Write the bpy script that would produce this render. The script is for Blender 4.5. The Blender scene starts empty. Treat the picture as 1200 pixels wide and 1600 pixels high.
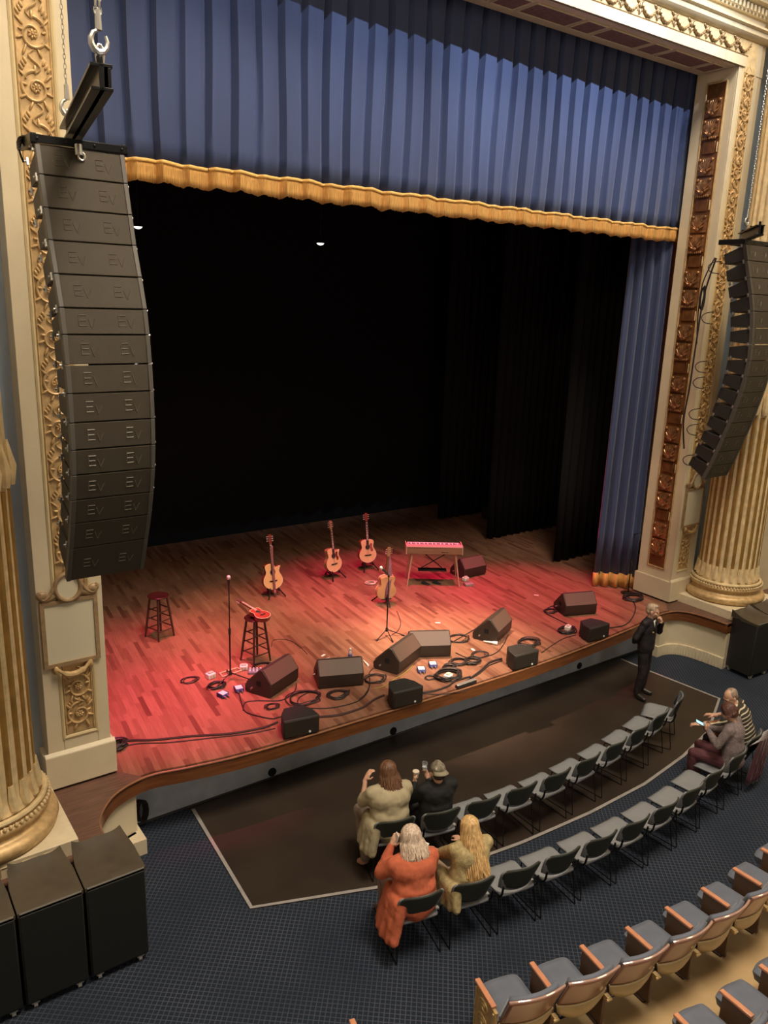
import bpy, bmesh, math, random
from math import sin, cos, pi, radians, atan2, sqrt
from mathutils import Vector, Matrix, noise
random.seed(7)
SC = bpy.context.scene
COL = SC.collection

# ------------------------------------------------------------------ camera
YAW, PITCH, ROLL, FPX, CAMH = 0.6295, 0.25835, 0.03507, 1251.6, 6.5
_f = Vector((sin(YAW)*cos(PITCH), cos(YAW)*cos(PITCH), -sin(PITCH)))
_r = Vector((cos(YAW), -sin(YAW), 0)); _u = _r.cross(_f)
RT = _r*cos(ROLL)+_u*sin(ROLL); UP = -_r*sin(ROLL)+_u*cos(ROLL)
cam_data = bpy.data.cameras.new('camera'); cam = bpy.data.objects.new('camera', cam_data); COL.objects.link(cam)
cam_data.sensor_fit = 'HORIZONTAL'; cam_data.sensor_width = 36; cam_data.lens = 36*FPX/1200
cam_data.clip_start = 0.05; cam_data.clip_end = 200
m = Matrix((RT, UP, -_f)).transposed().to_4x4(); m.translation = (0, 0, CAMH); cam.matrix_world = m
SC.camera = cam

# ------------------------------------------------------------------ world, exposure, house lights and added fills
SC.view_settings.view_transform = 'Standard'; SC.view_settings.look = 'None'
SC.view_settings.gamma = 1; SC.view_settings.use_curve_mapping = False
SC.view_settings.exposure = 0.0
w = bpy.data.worlds.new('house_ambient'); SC.world = w; w.use_nodes = True
w.node_tree.nodes['Background'].inputs[0].default_value = (0.9, 0.82, 0.74, 1)
w.node_tree.nodes['Background'].inputs[1].default_value = 0.045

def aim(o, target):
    d = Vector(target)-o.location
    o.rotation_euler = d.to_track_quat('-Z', 'Y').to_euler()
def area(name, loc, target, size, power, col, sy=None):
    l = bpy.data.lights.new(name, 'AREA'); l.energy = power; l.color = col; l.size = size
    if sy: l.shape = 'RECTANGLE'; l.size_y = sy
    o = bpy.data.objects.new(name, l); COL.objects.link(o); o.location = loc; aim(o, target); return o
def spot(name, loc, target, angle, power, col, blend=0.5, rad=0.1):
    l = bpy.data.lights.new(name, 'SPOT'); l.energy = power; l.color = col; l.spot_size = radians(angle)
    l.spot_blend = blend; l.shadow_soft_size = rad
    o = bpy.data.objects.new(name, l); COL.objects.link(o); o.location = loc; aim(o, target); return o
WARM = (1.0, 0.80, 0.56)
area('house_ceiling_light', (6, 1.5, 20), (7.5, 5.5, 1), 5, 2700, (1.0, 0.86, 0.68))
area('dome_light', (15, 1.0, 17), (9, 8, 2), 3, 620, (1.0, 0.78, 0.5))
area('left_fill_light', (1.9, 2.5, 11.0), (1.3, 8.9, 4.5), 2, 230, (1.0, 0.82, 0.60))  # unseen lamp placed to brighten the left column and blue recess wall
for x, p in ((5.0, 1900), (7.4, 3400), (9.6, 4600), (11.6, 4300), (13.0, 1300)): spot('cove_curtain_light', (x, 1.2, 15.0), (x, 9.5, 10.1), 27, p, (0.78, 0.88, 1.0), 1.0, 0.05)
spot('front_light', (6.5, -3, 12.0), (8.3, 9.7, 0.9), 15, 7500, (1.0, 0.88, 0.70), 0.8, 0.15)
RED = (1.0, 0.05, 0.20); AMB = (1.0, 0.36, 0.26)
area('balcony_bounce_fill', (5.5, -2.5, 5.0), (7.5, 8.5, 0.3), 4, 110, (1.0, 0.86, 0.70), 1.5)  # added area fill standing in for house light bounced onto the stage front
STAGE_SPOTS = [((3.6, 11.4, 9.4), (3.7, 11.0, .9), 40, 4200, RED), ((6.2, 11.6, 9.4), (6.3, 11.3, .9), 40, 3400, AMB),
               ((8.7, 12.6, 9.4), (9.0, 12.2, .9), 38, 4300, (1.0, 0.03, 0.20)), ((11.6, 11.0, 9.4), (11.2, 10.3, .9), 34, 4000, (1.0, 0.03, 0.17)),
               ((8.3, 10.8, 9.4), (8.3, 9.5, .9), 28, 7500, (1.0, 0.62, 0.42)), ((4.0, 10.0, 9.2), (4.0, 9.7, .9), 28, 3200, RED)]
for i, (l, t, a, p, c) in enumerate(STAGE_SPOTS): spot('stage_spot', l, t, a, p, c, 0.9, 0.15)

# ------------------------------------------------------------------ helpers
def F(px, py, z):
    """point of the horizontal plane z that the photograph shows at px,py (used to lay out the floor plan)"""
    d = RT*((px-600)/FPX)-UP*((py-800)/FPX)+_f
    t = (z-CAMH)/d.z
    return Vector((d.x*t, d.y*t, z))
ST = 0.92   # stage floor height

_M = {}
def mat(name, col, rough=0.6, metal=0.0, var=0.0, vscale=8.0, bump=0.0, bscale=60.0, emit=None, sheen=0.0, spec=0.5, col2=None, stretch=None, coat=0.0):
    if name in _M: return _M[name]
    M = bpy.data.materials.new(name); M.use_nodes = True; nt = M.node_tree; b = nt.nodes['Principled BSDF']
    b.inputs['Base Color'].default_value = (*col, 1); b.inputs['Roughness'].default_value = rough; b.inputs['Metallic'].default_value = metal
    b.inputs['Specular IOR Level'].default_value = spec
    if sheen: b.inputs['Sheen Weight'].default_value = sheen; b.inputs['Sheen Roughness'].default_value = .4
    if coat: b.inputs['Coat Weight'].default_value = coat
    if emit: b.inputs['Emission Color'].default_value = (*emit[:3], 1); b.inputs['Emission Strength'].default_value = emit[3]
    tc = nt.nodes.new('ShaderNodeTexCoord'); src = tc.outputs['Object']
    if stretch:
        mp = nt.nodes.new('ShaderNodeMapping'); mp.inputs['Scale'].default_value = stretch
        nt.links.new(src, mp.inputs[0]); src = mp.outputs[0]
    if var or col2:
        n = nt.nodes.new('ShaderNodeTexNoise'); n.inputs['Scale'].default_value = vscale; n.inputs['Detail'].default_value = 5
        nt.links.new(src, n.inputs[0])
        r = nt.nodes.new('ShaderNodeValToRGB'); r.color_ramp.elements[0].position = .32; r.color_ramp.elements[1].position = .68
        c2 = col2 or tuple(min(1, c*(1+var)) for c in col); c1 = col if col2 else tuple(c*(1-var) for c in col)
        r.color_ramp.elements[0].color = (*c1, 1); r.color_ramp.elements[1].color = (*c2, 1)
        nt.links.new(n.outputs[0], r.inputs[0]); nt.links.new(r.outputs[0], b.inputs['Base Color'])
    if bump:
        n2 = nt.nodes.new('ShaderNodeTexNoise'); n2.inputs['Scale'].default_value = bscale; n2.inputs['Detail'].default_value = 4
        nt.links.new(src, n2.inputs[0])
        bm = nt.nodes.new('ShaderNodeBump'); bm.inputs['Strength'].default_value = bump; bm.inputs['Distance'].default_value = .01
        nt.links.new(n2.outputs[0], bm.inputs['Height']); nt.links.new(bm.outputs[0], b.inputs['Normal'])
    _M[name] = M; return M

def mat_planks(name, pal, rot, plank_w=0.07, plank_l=0.6, rough=.42):
    M = bpy.data.materials.new(name); M.use_nodes = True; nt = M.node_tree; N = nt.nodes.new; L = nt.links.new; b = nt.nodes['Principled BSDF']
    tc = N('ShaderNodeTexCoord'); mp = N('ShaderNodeMapping'); mp.inputs['Rotation'].default_value = (0, 0, rot); L(tc.outputs['Object'], mp.inputs[0])
    sx = N('ShaderNodeSeparateXYZ'); L(mp.outputs[0], sx.inputs[0])
    def mth(op, a, b_=None):
        n = N('ShaderNodeMath'); n.operation = op
        for i, v in enumerate((a, b_)):
            if v is None: continue
            if isinstance(v, (int, float)): n.inputs[i].default_value = v
            else: L(v, n.inputs[i])
        return n.outputs[0]
    row = mth('FLOOR', mth('DIVIDE', sx.outputs[1], plank_w))
    wn = N('ShaderNodeTexWhiteNoise'); wn.noise_dimensions = '1D'; L(row, wn.inputs['W'])
    seg = mth('FLOOR', mth('ADD', mth('DIVIDE', sx.outputs[0], plank_l), mth('MULTIPLY', wn.outputs[0], 7.3)))
    cx = N('ShaderNodeCombineXYZ'); L(row, cx.inputs[0]); L(seg, cx.inputs[1])
    wn2 = N('ShaderNodeTexWhiteNoise'); wn2.noise_dimensions = '2D'; L(cx.outputs[0], wn2.inputs['Vector'])
    rp = N('ShaderNodeValToRGB'); L(wn2.outputs[0], rp.inputs[0]); e = rp.color_ramp.elements
    e[0].position = 0; e[0].color = (*pal[0], 1); e[1].position = 1; e[1].color = (*pal[-1], 1)
    for i, c in enumerate(pal[1:-1]):
        q = e.new((i+1)/(len(pal)-1)); q.color = (*c, 1)
    ns = N('ShaderNodeTexNoise'); ns.inputs['Scale'].default_value = 6; ns.inputs['Detail'].default_value = 6
    mp2 = N('ShaderNodeMapping'); mp2.inputs['Scale'].default_value = (.7, 9, 1); L(mp.outputs[0], mp2.inputs[0]); L(mp2.outputs[0], ns.inputs[0])
    mx = N('ShaderNodeMix'); mx.data_type = 'RGBA'; mx.blend_type = 'MULTIPLY'; mx.inputs[0].default_value = .5
    L(rp.outputs[0], mx.inputs[6]); L(ns.outputs[0], mx.inputs[7])
    wear = N('ShaderNodeTexNoise'); wear.inputs['Scale'].default_value = .5; wear.inputs['Detail'].default_value = 3; L(tc.outputs['Object'], wear.inputs[0])
    mx2 = N('ShaderNodeMix'); mx2.data_type = 'RGBA'; mx2.blend_type = 'OVERLAY'; mx2.inputs[0].default_value = .25
    L(mx.outputs[2], mx2.inputs[6]); L(wear.outputs[0], mx2.inputs[7]); L(mx2.outputs[2], b.inputs['Base Color'])
    gap = mth('LESS_THAN', mth('FRACT', mth('DIVIDE', sx.outputs[1], plank_w)), .05)
    bp = N('ShaderNodeBump'); bp.inputs['Strength'].default_value = .5; bp.inputs['Distance'].default_value = .002; bp.invert = True
    L(gap, bp.inputs['Height']); L(bp.outputs[0], b.inputs['Normal'])
    b.inputs['Roughness'].default_value = rough
    return M

def mat_carpet():
    M = bpy.data.materials.new('navy_lattice_carpet'); M.use_nodes = True; nt = M.node_tree; N = nt.nodes.new; L = nt.links.new; b = nt.nodes['Principled BSDF']
    tc = N('ShaderNodeTexCoord'); mp = N('ShaderNodeMapping'); mp.inputs['Rotation'].default_value = (0, 0, radians(40)); L(tc.outputs['Object'], mp.inputs[0])
    sx = N('ShaderNodeSeparateXYZ'); L(mp.outputs[0], sx.inputs[0])
    outs = []
    for k in (0, 1):
        a = N('ShaderNodeMath'); a.operation = 'DIVIDE'; L(sx.outputs[k], a.inputs[0]); a.inputs[1].default_value = .050
        f = N('ShaderNodeMath'); f.operation = 'FRACT'; L(a.outputs[0], f.inputs[0])
        s = N('ShaderNodeMath'); s.operation = 'SUBTRACT'; L(f.outputs[0], s.inputs[0]); s.inputs[1].default_value = .5
        ab = N('ShaderNodeMath'); ab.operation = 'ABSOLUTE'; L(s.outputs[0], ab.inputs[0])
        r = N('ShaderNodeMapRange'); r.inputs[1].default_value = .38; r.inputs[2].default_value = .50; L(ab.outputs[0], r.inputs[0]); outs.append(r.outputs[0])
    mx = N('ShaderNodeMath'); mx.operation = 'MAXIMUM'; L(outs[0], mx.inputs[0]); L(outs[1], mx.inputs[1])
    ns = N('ShaderNodeTexNoise'); ns.inputs['Scale'].default_value = 1.2; L(tc.outputs['Object'], ns.inputs[0])
    ml = N('ShaderNodeMath'); ml.operation = 'MULTIPLY'; L(mx.outputs[0], ml.inputs[0]); L(ns.outputs[0], ml.inputs[1])
    mc = N('ShaderNodeMix'); mc.data_type = 'RGBA'; L(ml.outputs[0], mc.inputs[0]); mc.inputs[6].default_value = (.016, .023, .036, 1); mc.inputs[7].default_value = (.125, .13, .17, 1)
    L(mc.outputs[2], b.inputs['Base Color']); b.inputs['Roughness'].default_value = .95; b.inputs['Specular IOR Level'].default_value = .15
    return M

class MB:
    """collects shapes; build() links them as ONE mesh object"""
    def __init__(s): s.v = []; s.f = []; s.T = Matrix.Identity(4)
    def add(s, vs, fs):
        n = len(s.v); s.v += [s.T@Vector(p) for p in vs]; s.f += [tuple(i+n for i in q) for q in fs]; return s
    def box(s, a, b):
        (x0, y0, z0), (x1, y1, z1) = a, b
        return s.add([(x0,y0,z0),(x1,y0,z0),(x1,y1,z0),(x0,y1,z0),(x0,y0,z1),(x1,y0,z1),(x1,y1,z1),(x0,y1,z1)],
                     [(0,3,2,1),(4,5,6,7),(0,1,5,4),(1,2,6,5),(2,3,7,6),(3,0,4,7)])
    def cbox(s, c, d): return s.box([c[i]-d[i]/2 for i in range(3)], [c[i]+d[i]/2 for i in range(3)])
    def prism(s, pts, z0, z1):
        n = len(pts)
        A = sum(pts[i][0]*pts[(i+1)%n][1]-pts[(i+1)%n][0]*pts[i][1] for i in range(n))
        if A < 0: pts = pts[::-1]
        return s.add([(p[0],p[1],z0) for p in pts]+[(p[0],p[1],z1) for p in pts],
                     [tuple(range(n-1,-1,-1)), tuple(range(n,2*n))]+[(i,(i+1)%n,n+(i+1)%n,n+i) for i in range(n)])
    def prism_ax(s, pts, a0, a1, ax='x'):
        """profile pts=(u,v) extruded along x (u=y,v=z) or y (u=x,v=z)"""
        n = len(pts)
        g = (lambda a,p:(a,p[0],p[1])) if ax == 'x' else (lambda a,p:(p[0],a,p[1]))
        return s.add([g(a0,p) for p in pts]+[g(a1,p) for p in pts],
                     [tuple(range(n-1,-1,-1)), tuple(range(n,2*n))]+[(i,(i+1)%n,n+(i+1)%n,n+i) for i in range(n)])
    def lathe(s, prof, c=(0,0,0), seg=24, lobes=None):
        vs = []; n = len(prof)
        for k in range(seg):
            a = 2*pi*k/seg
            for r, z in prof: vs.append((c[0]+r*cos(a), c[1]+r*sin(a), c[2]+z))
        fs = [(k*n+i, ((k+1)%seg)*n+i, ((k+1)%seg)*n+i+1, k*n+i+1) for k in range(seg) for i in range(n-1)]
        fs.append(tuple(k*n for k in range(seg-1,-1,-1))); fs.append(tuple(k*n+n-1 for k in range(seg)))
        return s.add(vs, fs)
    def tube(s, pts, r, seg=8, closed=False):
        pts = [Vector(p) for p in pts]; n = len(pts)
        rs = r if isinstance(r, (list, tuple)) else [r]*n
        up = None; vs = []
        for i, p in enumerate(pts):
            if closed: t = pts[(i+1)%n]-pts[i-1]
            else: t = pts[min(i+1,n-1)]-pts[max(i-1,0)]
            t = t.normalized() if t.length > 1e-9 else Vector((0,0,1))
            if up is None:
                up = Vector((0,0,1)) if abs(t.z) < .9 else Vector((1,0,0))
            a = t.cross(up)
            if a.length < 1e-6: a = t.orthogonal()
            a.normalize(); b = a.cross(t).normalized(); up = b
            for k in range(seg):
                q = 2*pi*k/seg; vs.append(p+a*cos(q)*rs[i]+b*sin(q)*rs[i])
        fs = []
        for i in range(n if closed else n-1):
            j = (i+1)%n
            for k in range(seg): fs.append((i*seg+k, j*seg+k, j*seg+(k+1)%seg, i*seg+(k+1)%seg))
        if not closed: fs += [tuple(range(seg)), tuple((n-1)*seg+k for k in range(seg-1,-1,-1))]
        return s.add(vs, fs)
    def cyl(s, p0, p1, r0, r1=None, seg=16): return s.tube([p0, p1], [r0, r0 if r1 is None else r1], seg)
    def ell(s, c, r, R=None, seg=14, rings=9):
        R = R or Matrix.Identity(3); vs = []; c = Vector(c)
        for i in range(1, rings):
            th = pi*i/rings
            for k in range(seg):
                a = 2*pi*k/seg; vs.append(c+R@Vector((r[0]*sin(th)*cos(a), r[1]*sin(th)*sin(a), r[2]*cos(th))))
        fs = [(i*seg+k, (i+1)*seg+k, (i+1)*seg+(k+1)%seg, i*seg+(k+1)%seg) for i in range(rings-2) for k in range(seg)]
        n = len(vs); vs += [c+R@Vector((0,0,r[2])), c-R@Vector((0,0,r[2]))]
        fs += [(n, k, (k+1)%seg) for k in range(seg)]+[(n+1, (rings-2)*seg+(k+1)%seg, (rings-2)*seg+k) for k in range(seg)]
        return s.add(vs, fs)
    def cap(s, p0, p1, r0, r1, seg=12):
        """tapered capsule"""
        p0 = Vector(p0); p1 = Vector(p1); d = p1-p0; L = d.length or 1e-6; t = d/L; pts = []; rs = []
        for k in range(5): a = pi/2*(1-k/4); pts.append(p0-t*r0*sin(a)); rs.append(max(1e-4, r0*cos(a)))
        for k in range(5): a = pi/2*k/4; pts.append(p1+t*r1*sin(a)); rs.append(max(1e-4, r1*cos(a)))
        return s.tube(pts, rs, seg)
    def build(s, name, material, parent=None, bevel=0, smooth=None, remesh=0, sm=0, subsurf=0, loc=None, rot=None):
        me = bpy.data.meshes.new(name); me.from_pydata([tuple(p) for p in s.v], [], s.f); me.validate(); me.update()
        b = bmesh.new(); b.from_mesh(me); bmesh.ops.recalc_face_normals(b, faces=b.faces); b.to_mesh(me); b.free()
        me.materials.append(material); o = bpy.data.objects.new(name, me); COL.objects.link(o)
        if parent: o.parent = parent
        if loc: o.location = loc
        if rot: o.rotation_euler = rot
        if smooth is None or smooth:
            for p in me.polygons: p.use_smooth = True
            try: me.set_sharp_from_angle(angle=radians(35 if smooth is None else smooth))
            except Exception: pass
        if bevel:
            q = o.modifiers.new('bevel', 'BEVEL'); q.width = bevel; q.segments = 2; q.limit_method = 'ANGLE'; q.angle_limit = radians(40)
        if remesh:
            q = o.modifiers.new('remesh', 'REMESH'); q.mode = 'VOXEL'; q.voxel_size = remesh; q.use_smooth_shade = True
            if sm: q = o.modifiers.new('smooth', 'SMOOTH'); q.iterations = sm; q.factor = .5
        if subsurf:
            q = o.modifiers.new('subsurf', 'SUBSURF'); q.levels = subsurf; q.render_levels = subsurf
        return o

def tag(o, label, cat=None, group=None, kind=None):
    if label: o['label'] = label
    if cat: o['category'] = cat
    if group: o['group'] = group
    if kind: o['kind'] = kind
    return o
def thing(name, label, cat, loc=(0,0,0), rz=0, group=None):
    o = bpy.data.objects.new(name, None); COL.objects.link(o); o.location = loc; o.rotation_euler = (0,0,rz); o.empty_display_size = .1
    return tag(o, label, cat, group)
def struct(name, mb, m, label=None, **k):
    o = mb.build(name, m, **k); o['kind'] = 'structure'
    if label: o['label'] = label
    return o
def copy_tree(o, parent=None):
    c = o.copy(); COL.objects.link(c)
    if parent: c.parent = parent
    for ch in list(o.children): copy_tree(ch, c)
    return c
def spline(pts, n=8, closed=False):
    pts = [Vector(p) for p in pts]; N = len(pts); out = []
    for i in range(N if closed else N-1):
        if closed: p = [pts[(i+k-1)%N] for k in range(4)]
        else: p = [pts[max(0,i-1)], pts[i], pts[i+1], pts[min(N-1,i+2)]]
        for k in range(n):
            t = k/n
            out.append(.5*((2*p[1])+(-p[0]+p[2])*t+(2*p[0]-5*p[1]+4*p[2]-p[3])*t*t+(-p[0]+3*p[1]-3*p[2]+p[3])*t**3))
    if not closed: out.append(pts[-1])
    return out

# ------------------------------------------------------------------ materials
CREAM = mat('cream_paint', (.66,.57,.40), .5, var=.06, vscale=2, bump=.1, bscale=30)
CREAM2 = mat('ochre_cream_paint', (.60,.48,.27), .5, var=.08, vscale=3)
PANELW = mat('pale_panel_paint', (.66,.60,.44), .55)
GOLD = mat('antique_gold_leaf', (.56,.38,.18), .45, .25, var=.2, vscale=14, bump=.2, bscale=40)
GOLDB = mat('bright_gold_leaf', (.74,.54,.26), .33, .45, var=.15, vscale=20)
GOLDC = mat('gilded_cream', (.78,.62,.36), .38, .2, var=.15, vscale=9)
GOLDD = mat('dark_gold_flute', (.34,.20,.055), .45, .3, var=.2, vscale=6)
BRONZE = mat('bronzed_brown', (.16,.065,.022), .38, .25, var=.35, vscale=9)
COPPER = mat('bronzed_palmette', (.36,.18,.08), .30, .55, var=.4, vscale=18)
ROSE = mat('rose_brown_plaster', (.22,.115,.09), .6, var=.25, vscale=18, bump=.5, bscale=60)
BLUEW = mat('blue_grey_wall_paint', (.36,.45,.60), .6, var=.05, vscale=3)
GREYW = mat('grey_blue_stage_front_paint', (.50,.54,.60), .6, var=.12, vscale=4, bump=.2)
VELVET = mat('blue_velvet', (.042,.062,.15), .8, sheen=.22, var=.1, vscale=3, bump=.08, bscale=90, stretch=(1,1,.15))
FRINGE = mat('gold_fringe_thread', (.70,.37,.10), .7, var=.38, vscale=26, bump=.8, bscale=90, stretch=(6,6,.25))
BLACKV = mat('black_masking_cloth', (.010,.010,.011), .95, spec=.1)
MAHOG = mat('mahogany_fascia', (.16,.055,.018), .32, var=.3, vscale=3, stretch=(1,1,14), coat=.3)
WINGW = mat('brown_wing_boards', (.13,.065,.045), .55, var=.3, vscale=4, stretch=(1,14,1), bump=.1)
STAGEW = mat_planks('stage_oak_boards', [(.21,.085,.05),(.30,.14,.085),(.35,.175,.11),(.26,.12,.07),(.32,.155,.095),(.16,.06,.036)], radians(90+6.6))
CARPET = mat_carpet()
PITC = mat('dark_brown_pit_cover', (.032,.022,.016), .42, var=.15, vscale=1.5, bump=.05, bscale=200)
TAPE = mat('grey_gaffer_tape', (.30,.28,.27), .6, var=.1)
BLACKP = mat('satin_black_plastic', (.018,.018,.018), .42)
BLACKM = mat('black_steel', (.015,.015,.016), .35, .6)
BOXB = mat('black_cabinet_paint', (.020,.019,.018), .55, bump=.35, bscale=180)
GRILLE = mat('olive_black_grille', (.055,.044,.030), .5, .25, bump=.5, bscale=380)
GRILLM = mat('monitor_brown_grille', (.075,.055,.042), .5, .3, bump=.5, bscale=380)
LOGO = mat('faint_grey_logo', (.095,.082,.062), .5, .2)
STEEL = mat('zinc_steel', (.55,.55,.55), .35, .9)
WHITEP = mat('white_plastic', (.78,.77,.74), .45)
BLUEP = mat('blue_box_enamel', (.05,.07,.28), .4)
RUBBER = mat('black_cable_rubber', (.018,.012,.012), .55)
TAN = mat('tan_painted_floor', (.50,.35,.18), .5, var=.08, vscale=3, bump=.1)
print('materials ok')

# ================================================================== SETTING
PY = 8.68            # front plane of the proscenium
XL0, XL1, XR0, XR1 = 1.74, 2.44, 13.33, 14.02
OPZ = 10.48

struct('floor', MB().box((-6,-3,-.1), (19,8.85,0)), CARPET, 'navy carpet with a fine pale lattice')
# stage slab: edge as seen in plan
edge = spline([(2.00,7.33,0),(2.01,7.74,0),(2.07,7.93,0),(2.18,8.10,0),(2.33,8.25,0),(2.56,8.36,0),(2.84,8.40,0),(3.28,8.31,0),(4.1,8.20,0),(6.07,8.13,0),
               (7.9,8.08,0),(9.6,8.10,0),(11.67,8.25,0),(12.56,8.38,0),(12.85,8.40,0),(13.12,8.33,0),(13.28,8.13,0),(13.35,7.76,0),(13.37,7.42,0)], 6)
edge = [(p.x, p.y) for p in edge]
def offset(pl, d):
    out = []
    for i, p in enumerate(pl):
        a = pl[max(0,i-1)]; b = pl[min(len(pl)-1,i+1)]; tx, ty = b[0]-a[0], b[1]-a[1]; l = math.hypot(tx,ty) or 1
        out.append((p[0]-ty/l*d, p[1]+tx/l*d))
    return out
def wallstrip(mb, pl, d, z0, z1):
    q = offset(pl, d)
    for i in range(len(pl)-1):
        a, b, c, e = pl[i], pl[i+1], q[i+1], q[i]
        mb.prism([a, b, c, e], z0, z1)
    return mb
inner = [p for p in edge if 2.3 < p[0] < 13.3 and p[1] > 8.0]
mid = offset([p for p in edge if 2.55 <= p[0] <= 13.0], .05)
struct('floor_stage', MB().prism([(2.46,17.6),(2.46,8.72)]+mid+[(13.3,8.72),(13.3,9.5),(16.5,9.5),(16.5,17.6)], ST-.06, ST), STAGEW, 'red-brown hardwood stage floor')
struct('floor_stage_left', MB().prism([(-.5,9.0),(-.5,17.6),(2.46,17.6),(2.46,9.0)], ST-.06, ST), STAGEW)
wl = [p for p in edge if p[0] < 2.75]
struct('floor_wing_left', MB().prism([(-4,7.33)]+wl[:-1]+[(2.70,8.42),(2.46,8.72),(2.46,9.0),(-4,9.0)], ST-.06, ST+.002), WINGW, 'brown boards of the wing beneath the left column')
wr = [p for p in edge if p[0] > 12.9]
struct('floor_wing_right', MB().prism([(12.97,8.43)]+wr[1:]+[(18,7.42),(18,9.48),(13.3,9.48),(13.3,8.72)], ST-.06, ST+.002), WINGW, 'brown boards of the wing beneath the right column')
# mahogany fascia with a nosing bead
fa = MB(); wallstrip(fa, edge, .04, .72, ST-.02)
struct('trim_1', fa, MAHOG, 'curved mahogany fascia along the stage edge')
nb = MB(); nb.tube([(p[0], p[1], ST-.012) for p in edge], .014, 8)
struct('trim_2', nb, mat('worn_nosing_wood', (.26,.12,.06), .35, var=.2), 'rounded wooden nosing of the stage edge')
struct('trim_3', MB().box((-4,7.33,.72),(2.02,7.37,ST-.02)).box((13.36,7.42,.72),(18,7.46,ST-.02)), MAHOG)
# grey front wall below the overhang
struct('wall_stage_front', MB().box((2.62,8.8,0),(12.82,8.95,.86)), GREYW, 'grey painted wall recessed below the stage edge')
struct('shadow_strip_stage_front', MB().box((2.62,8.785,0),(12.82,8.8,.03)), mat('dark_shadow_strip', (.05,.05,.055), .7))  # dark strip standing in for the shade where wall meets floor
# cream curved walls under the wings
cl = [p for p in edge if p[0] < 2.62]
w1 = MB(); wallstrip(w1, offset(cl, .05), .2, 0, .73); w1.box((2.45,8.42,0),(2.62,8.82,.73))
struct('wall_wing_left', w1, CREAM, 'cream curved wall below the left wing')
w2 = MB(); wallstrip(w2, offset(cl, .012), .06, 0, .2); w2.box((2.40,8.22,0),(2.66,8.82,.2)); struct('baseboard_left', w2, CREAM)
cr = [p for p in edge if p[0] > 12.8]
w1 = MB(); wallstrip(w1, offset(cr, .05), .2, 0, .73); w1.box((12.8,8.42,0),(12.98,8.82,.73))
struct('wall_wing_right', w1, CREAM, 'cream curved wall below the right wing')
w2 = MB(); wallstrip(w2, offset(cr, .015), .06, 0, .22); w2.box((12.76,8.40,0),(12.9,8.82,.22)); struct('baseboard_right', w2, CREAM, bevel=.006)

struct('wall_wing_front_right', MB().box((13.62,7.50,0),(18,7.62,.73)), CREAM, 'cream wall below the right wing front'); struct('wall_wing_front_left', MB().box((-4,7.42,0),(1.74,7.54,.73)), CREAM, 'cream wall below the left wing front')

# pit cover with tape
pit = [(3.42,8.78),(3.27,6.72),(4.69,6.18),(5.6,5.98),(6.6,5.86),(7.8,5.80),(8.98,5.82),(10.1,5.96),(11.09,6.18),(12.28,6.74),(12.14,8.1),(12.11,8.78)]
struct('floor_pit_cover', MB().prism(pit, 0, .012), PITC, 'dark brown cover over the orchestra pit')
lp = [(3.42,8.72),(3.27,6.72),(4.69,6.18),(5.6,5.98),(6.6,5.86),(7.8,5.80),(8.98,5.82),(10.1,5.96),(11.09,6.18),(12.28,6.74),(12.14,8.1),(12.11,8.72)]
tp = MB(); wallstrip(tp, lp, .045, .012, .016)
o = tp.build('gaffer_tape', TAPE); tag(o, 'grey gaffer tape strip along the edge of the dark pit cover', 'tape')

# ------------------------------------------------------------------ carved relief helpers
def scroll(mb, cx, cz, s, flip, y, r):
    """acanthus scroll in the XZ plane, relief towards -y"""
    pts = []
    for k in range(34):
        t = k/33; a = t*2*pi*1.55; rr = s*(.50*(1-t)**.9+.04)
        pts.append((cx+flip*rr*cos(a+pi/2), y-.004-.006*t, cz+rr*sin(a+pi/2)*1.05))
    mb.tube(pts, [r*(1.15-.5*k/33) for k in range(34)], 6)
    for k in range(7):   # rosette
        a = 2*pi*k/7; mb.ell((cx+.10*s*cos(a), y-.008, cz+.10*s*sin(a)), (.075*s,.018,.05*s), Matrix.Rotation(-a, 3, 'Y'), 8, 5)
    mb.ell((cx, y-.014, cz), (.05*s,.02,.05*s), None, 8, 5)
    # leaves off the stem
    for k, (dx, dz, a, l) in enumerate([(.42,.38,.8,.20),(-.42,.40,2.3,.2),(.44,-.15,-.4,.17),(-.44,-.30,3.7,.18),(.30,-.52,-1.2,.2),(-.20,-.58,-2.0,.17),(0,.60,1.57,.16),(.36,.10,.2,.12),(-.4,.1,2.9,.13)]):
        mb.ell((cx+flip*dx*s, y-.006, cz+dz*s), (l*s,.016,.055*s), Matrix.Rotation(-(a if flip > 0 else pi-a), 3, 'Y'), 8, 5)
def stem(mb, x, z0, z1, w, y, r, flip):
    pts = [(x+flip*w*sin(pi*k/10*1.0)*cos(pi*k/10), y-.005, z0+(z1-z0)*k/10) for k in range(11)]
    mb.tube(pts, [r*(1-.5*abs(k-5)/5) for k in range(11)], 6)
def scroll_band(mb, x, z0, z1, w, y, period, fl0=1):
    n = max(1, round((z1-z0)/period)); p = (z1-z0)/n; fl = fl0
    for i in range(n):
        cz = z0+p*(i+.5); scroll(mb, x, cz, w*.95, fl, y, w*.05); stem(mb, x, cz+p*.28, cz+p*.72, w*.35, y, w*.05, fl); fl = -fl
        for q in (-1, 1):
            for k in range(3): mb.ell((x+q*w*(.30+.07*k), y-.006, cz+p*.5-.03*k), (w*.05,.014,w*.11), Matrix.Rotation(q*.5, 3, 'Y'), 8, 5)

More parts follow.
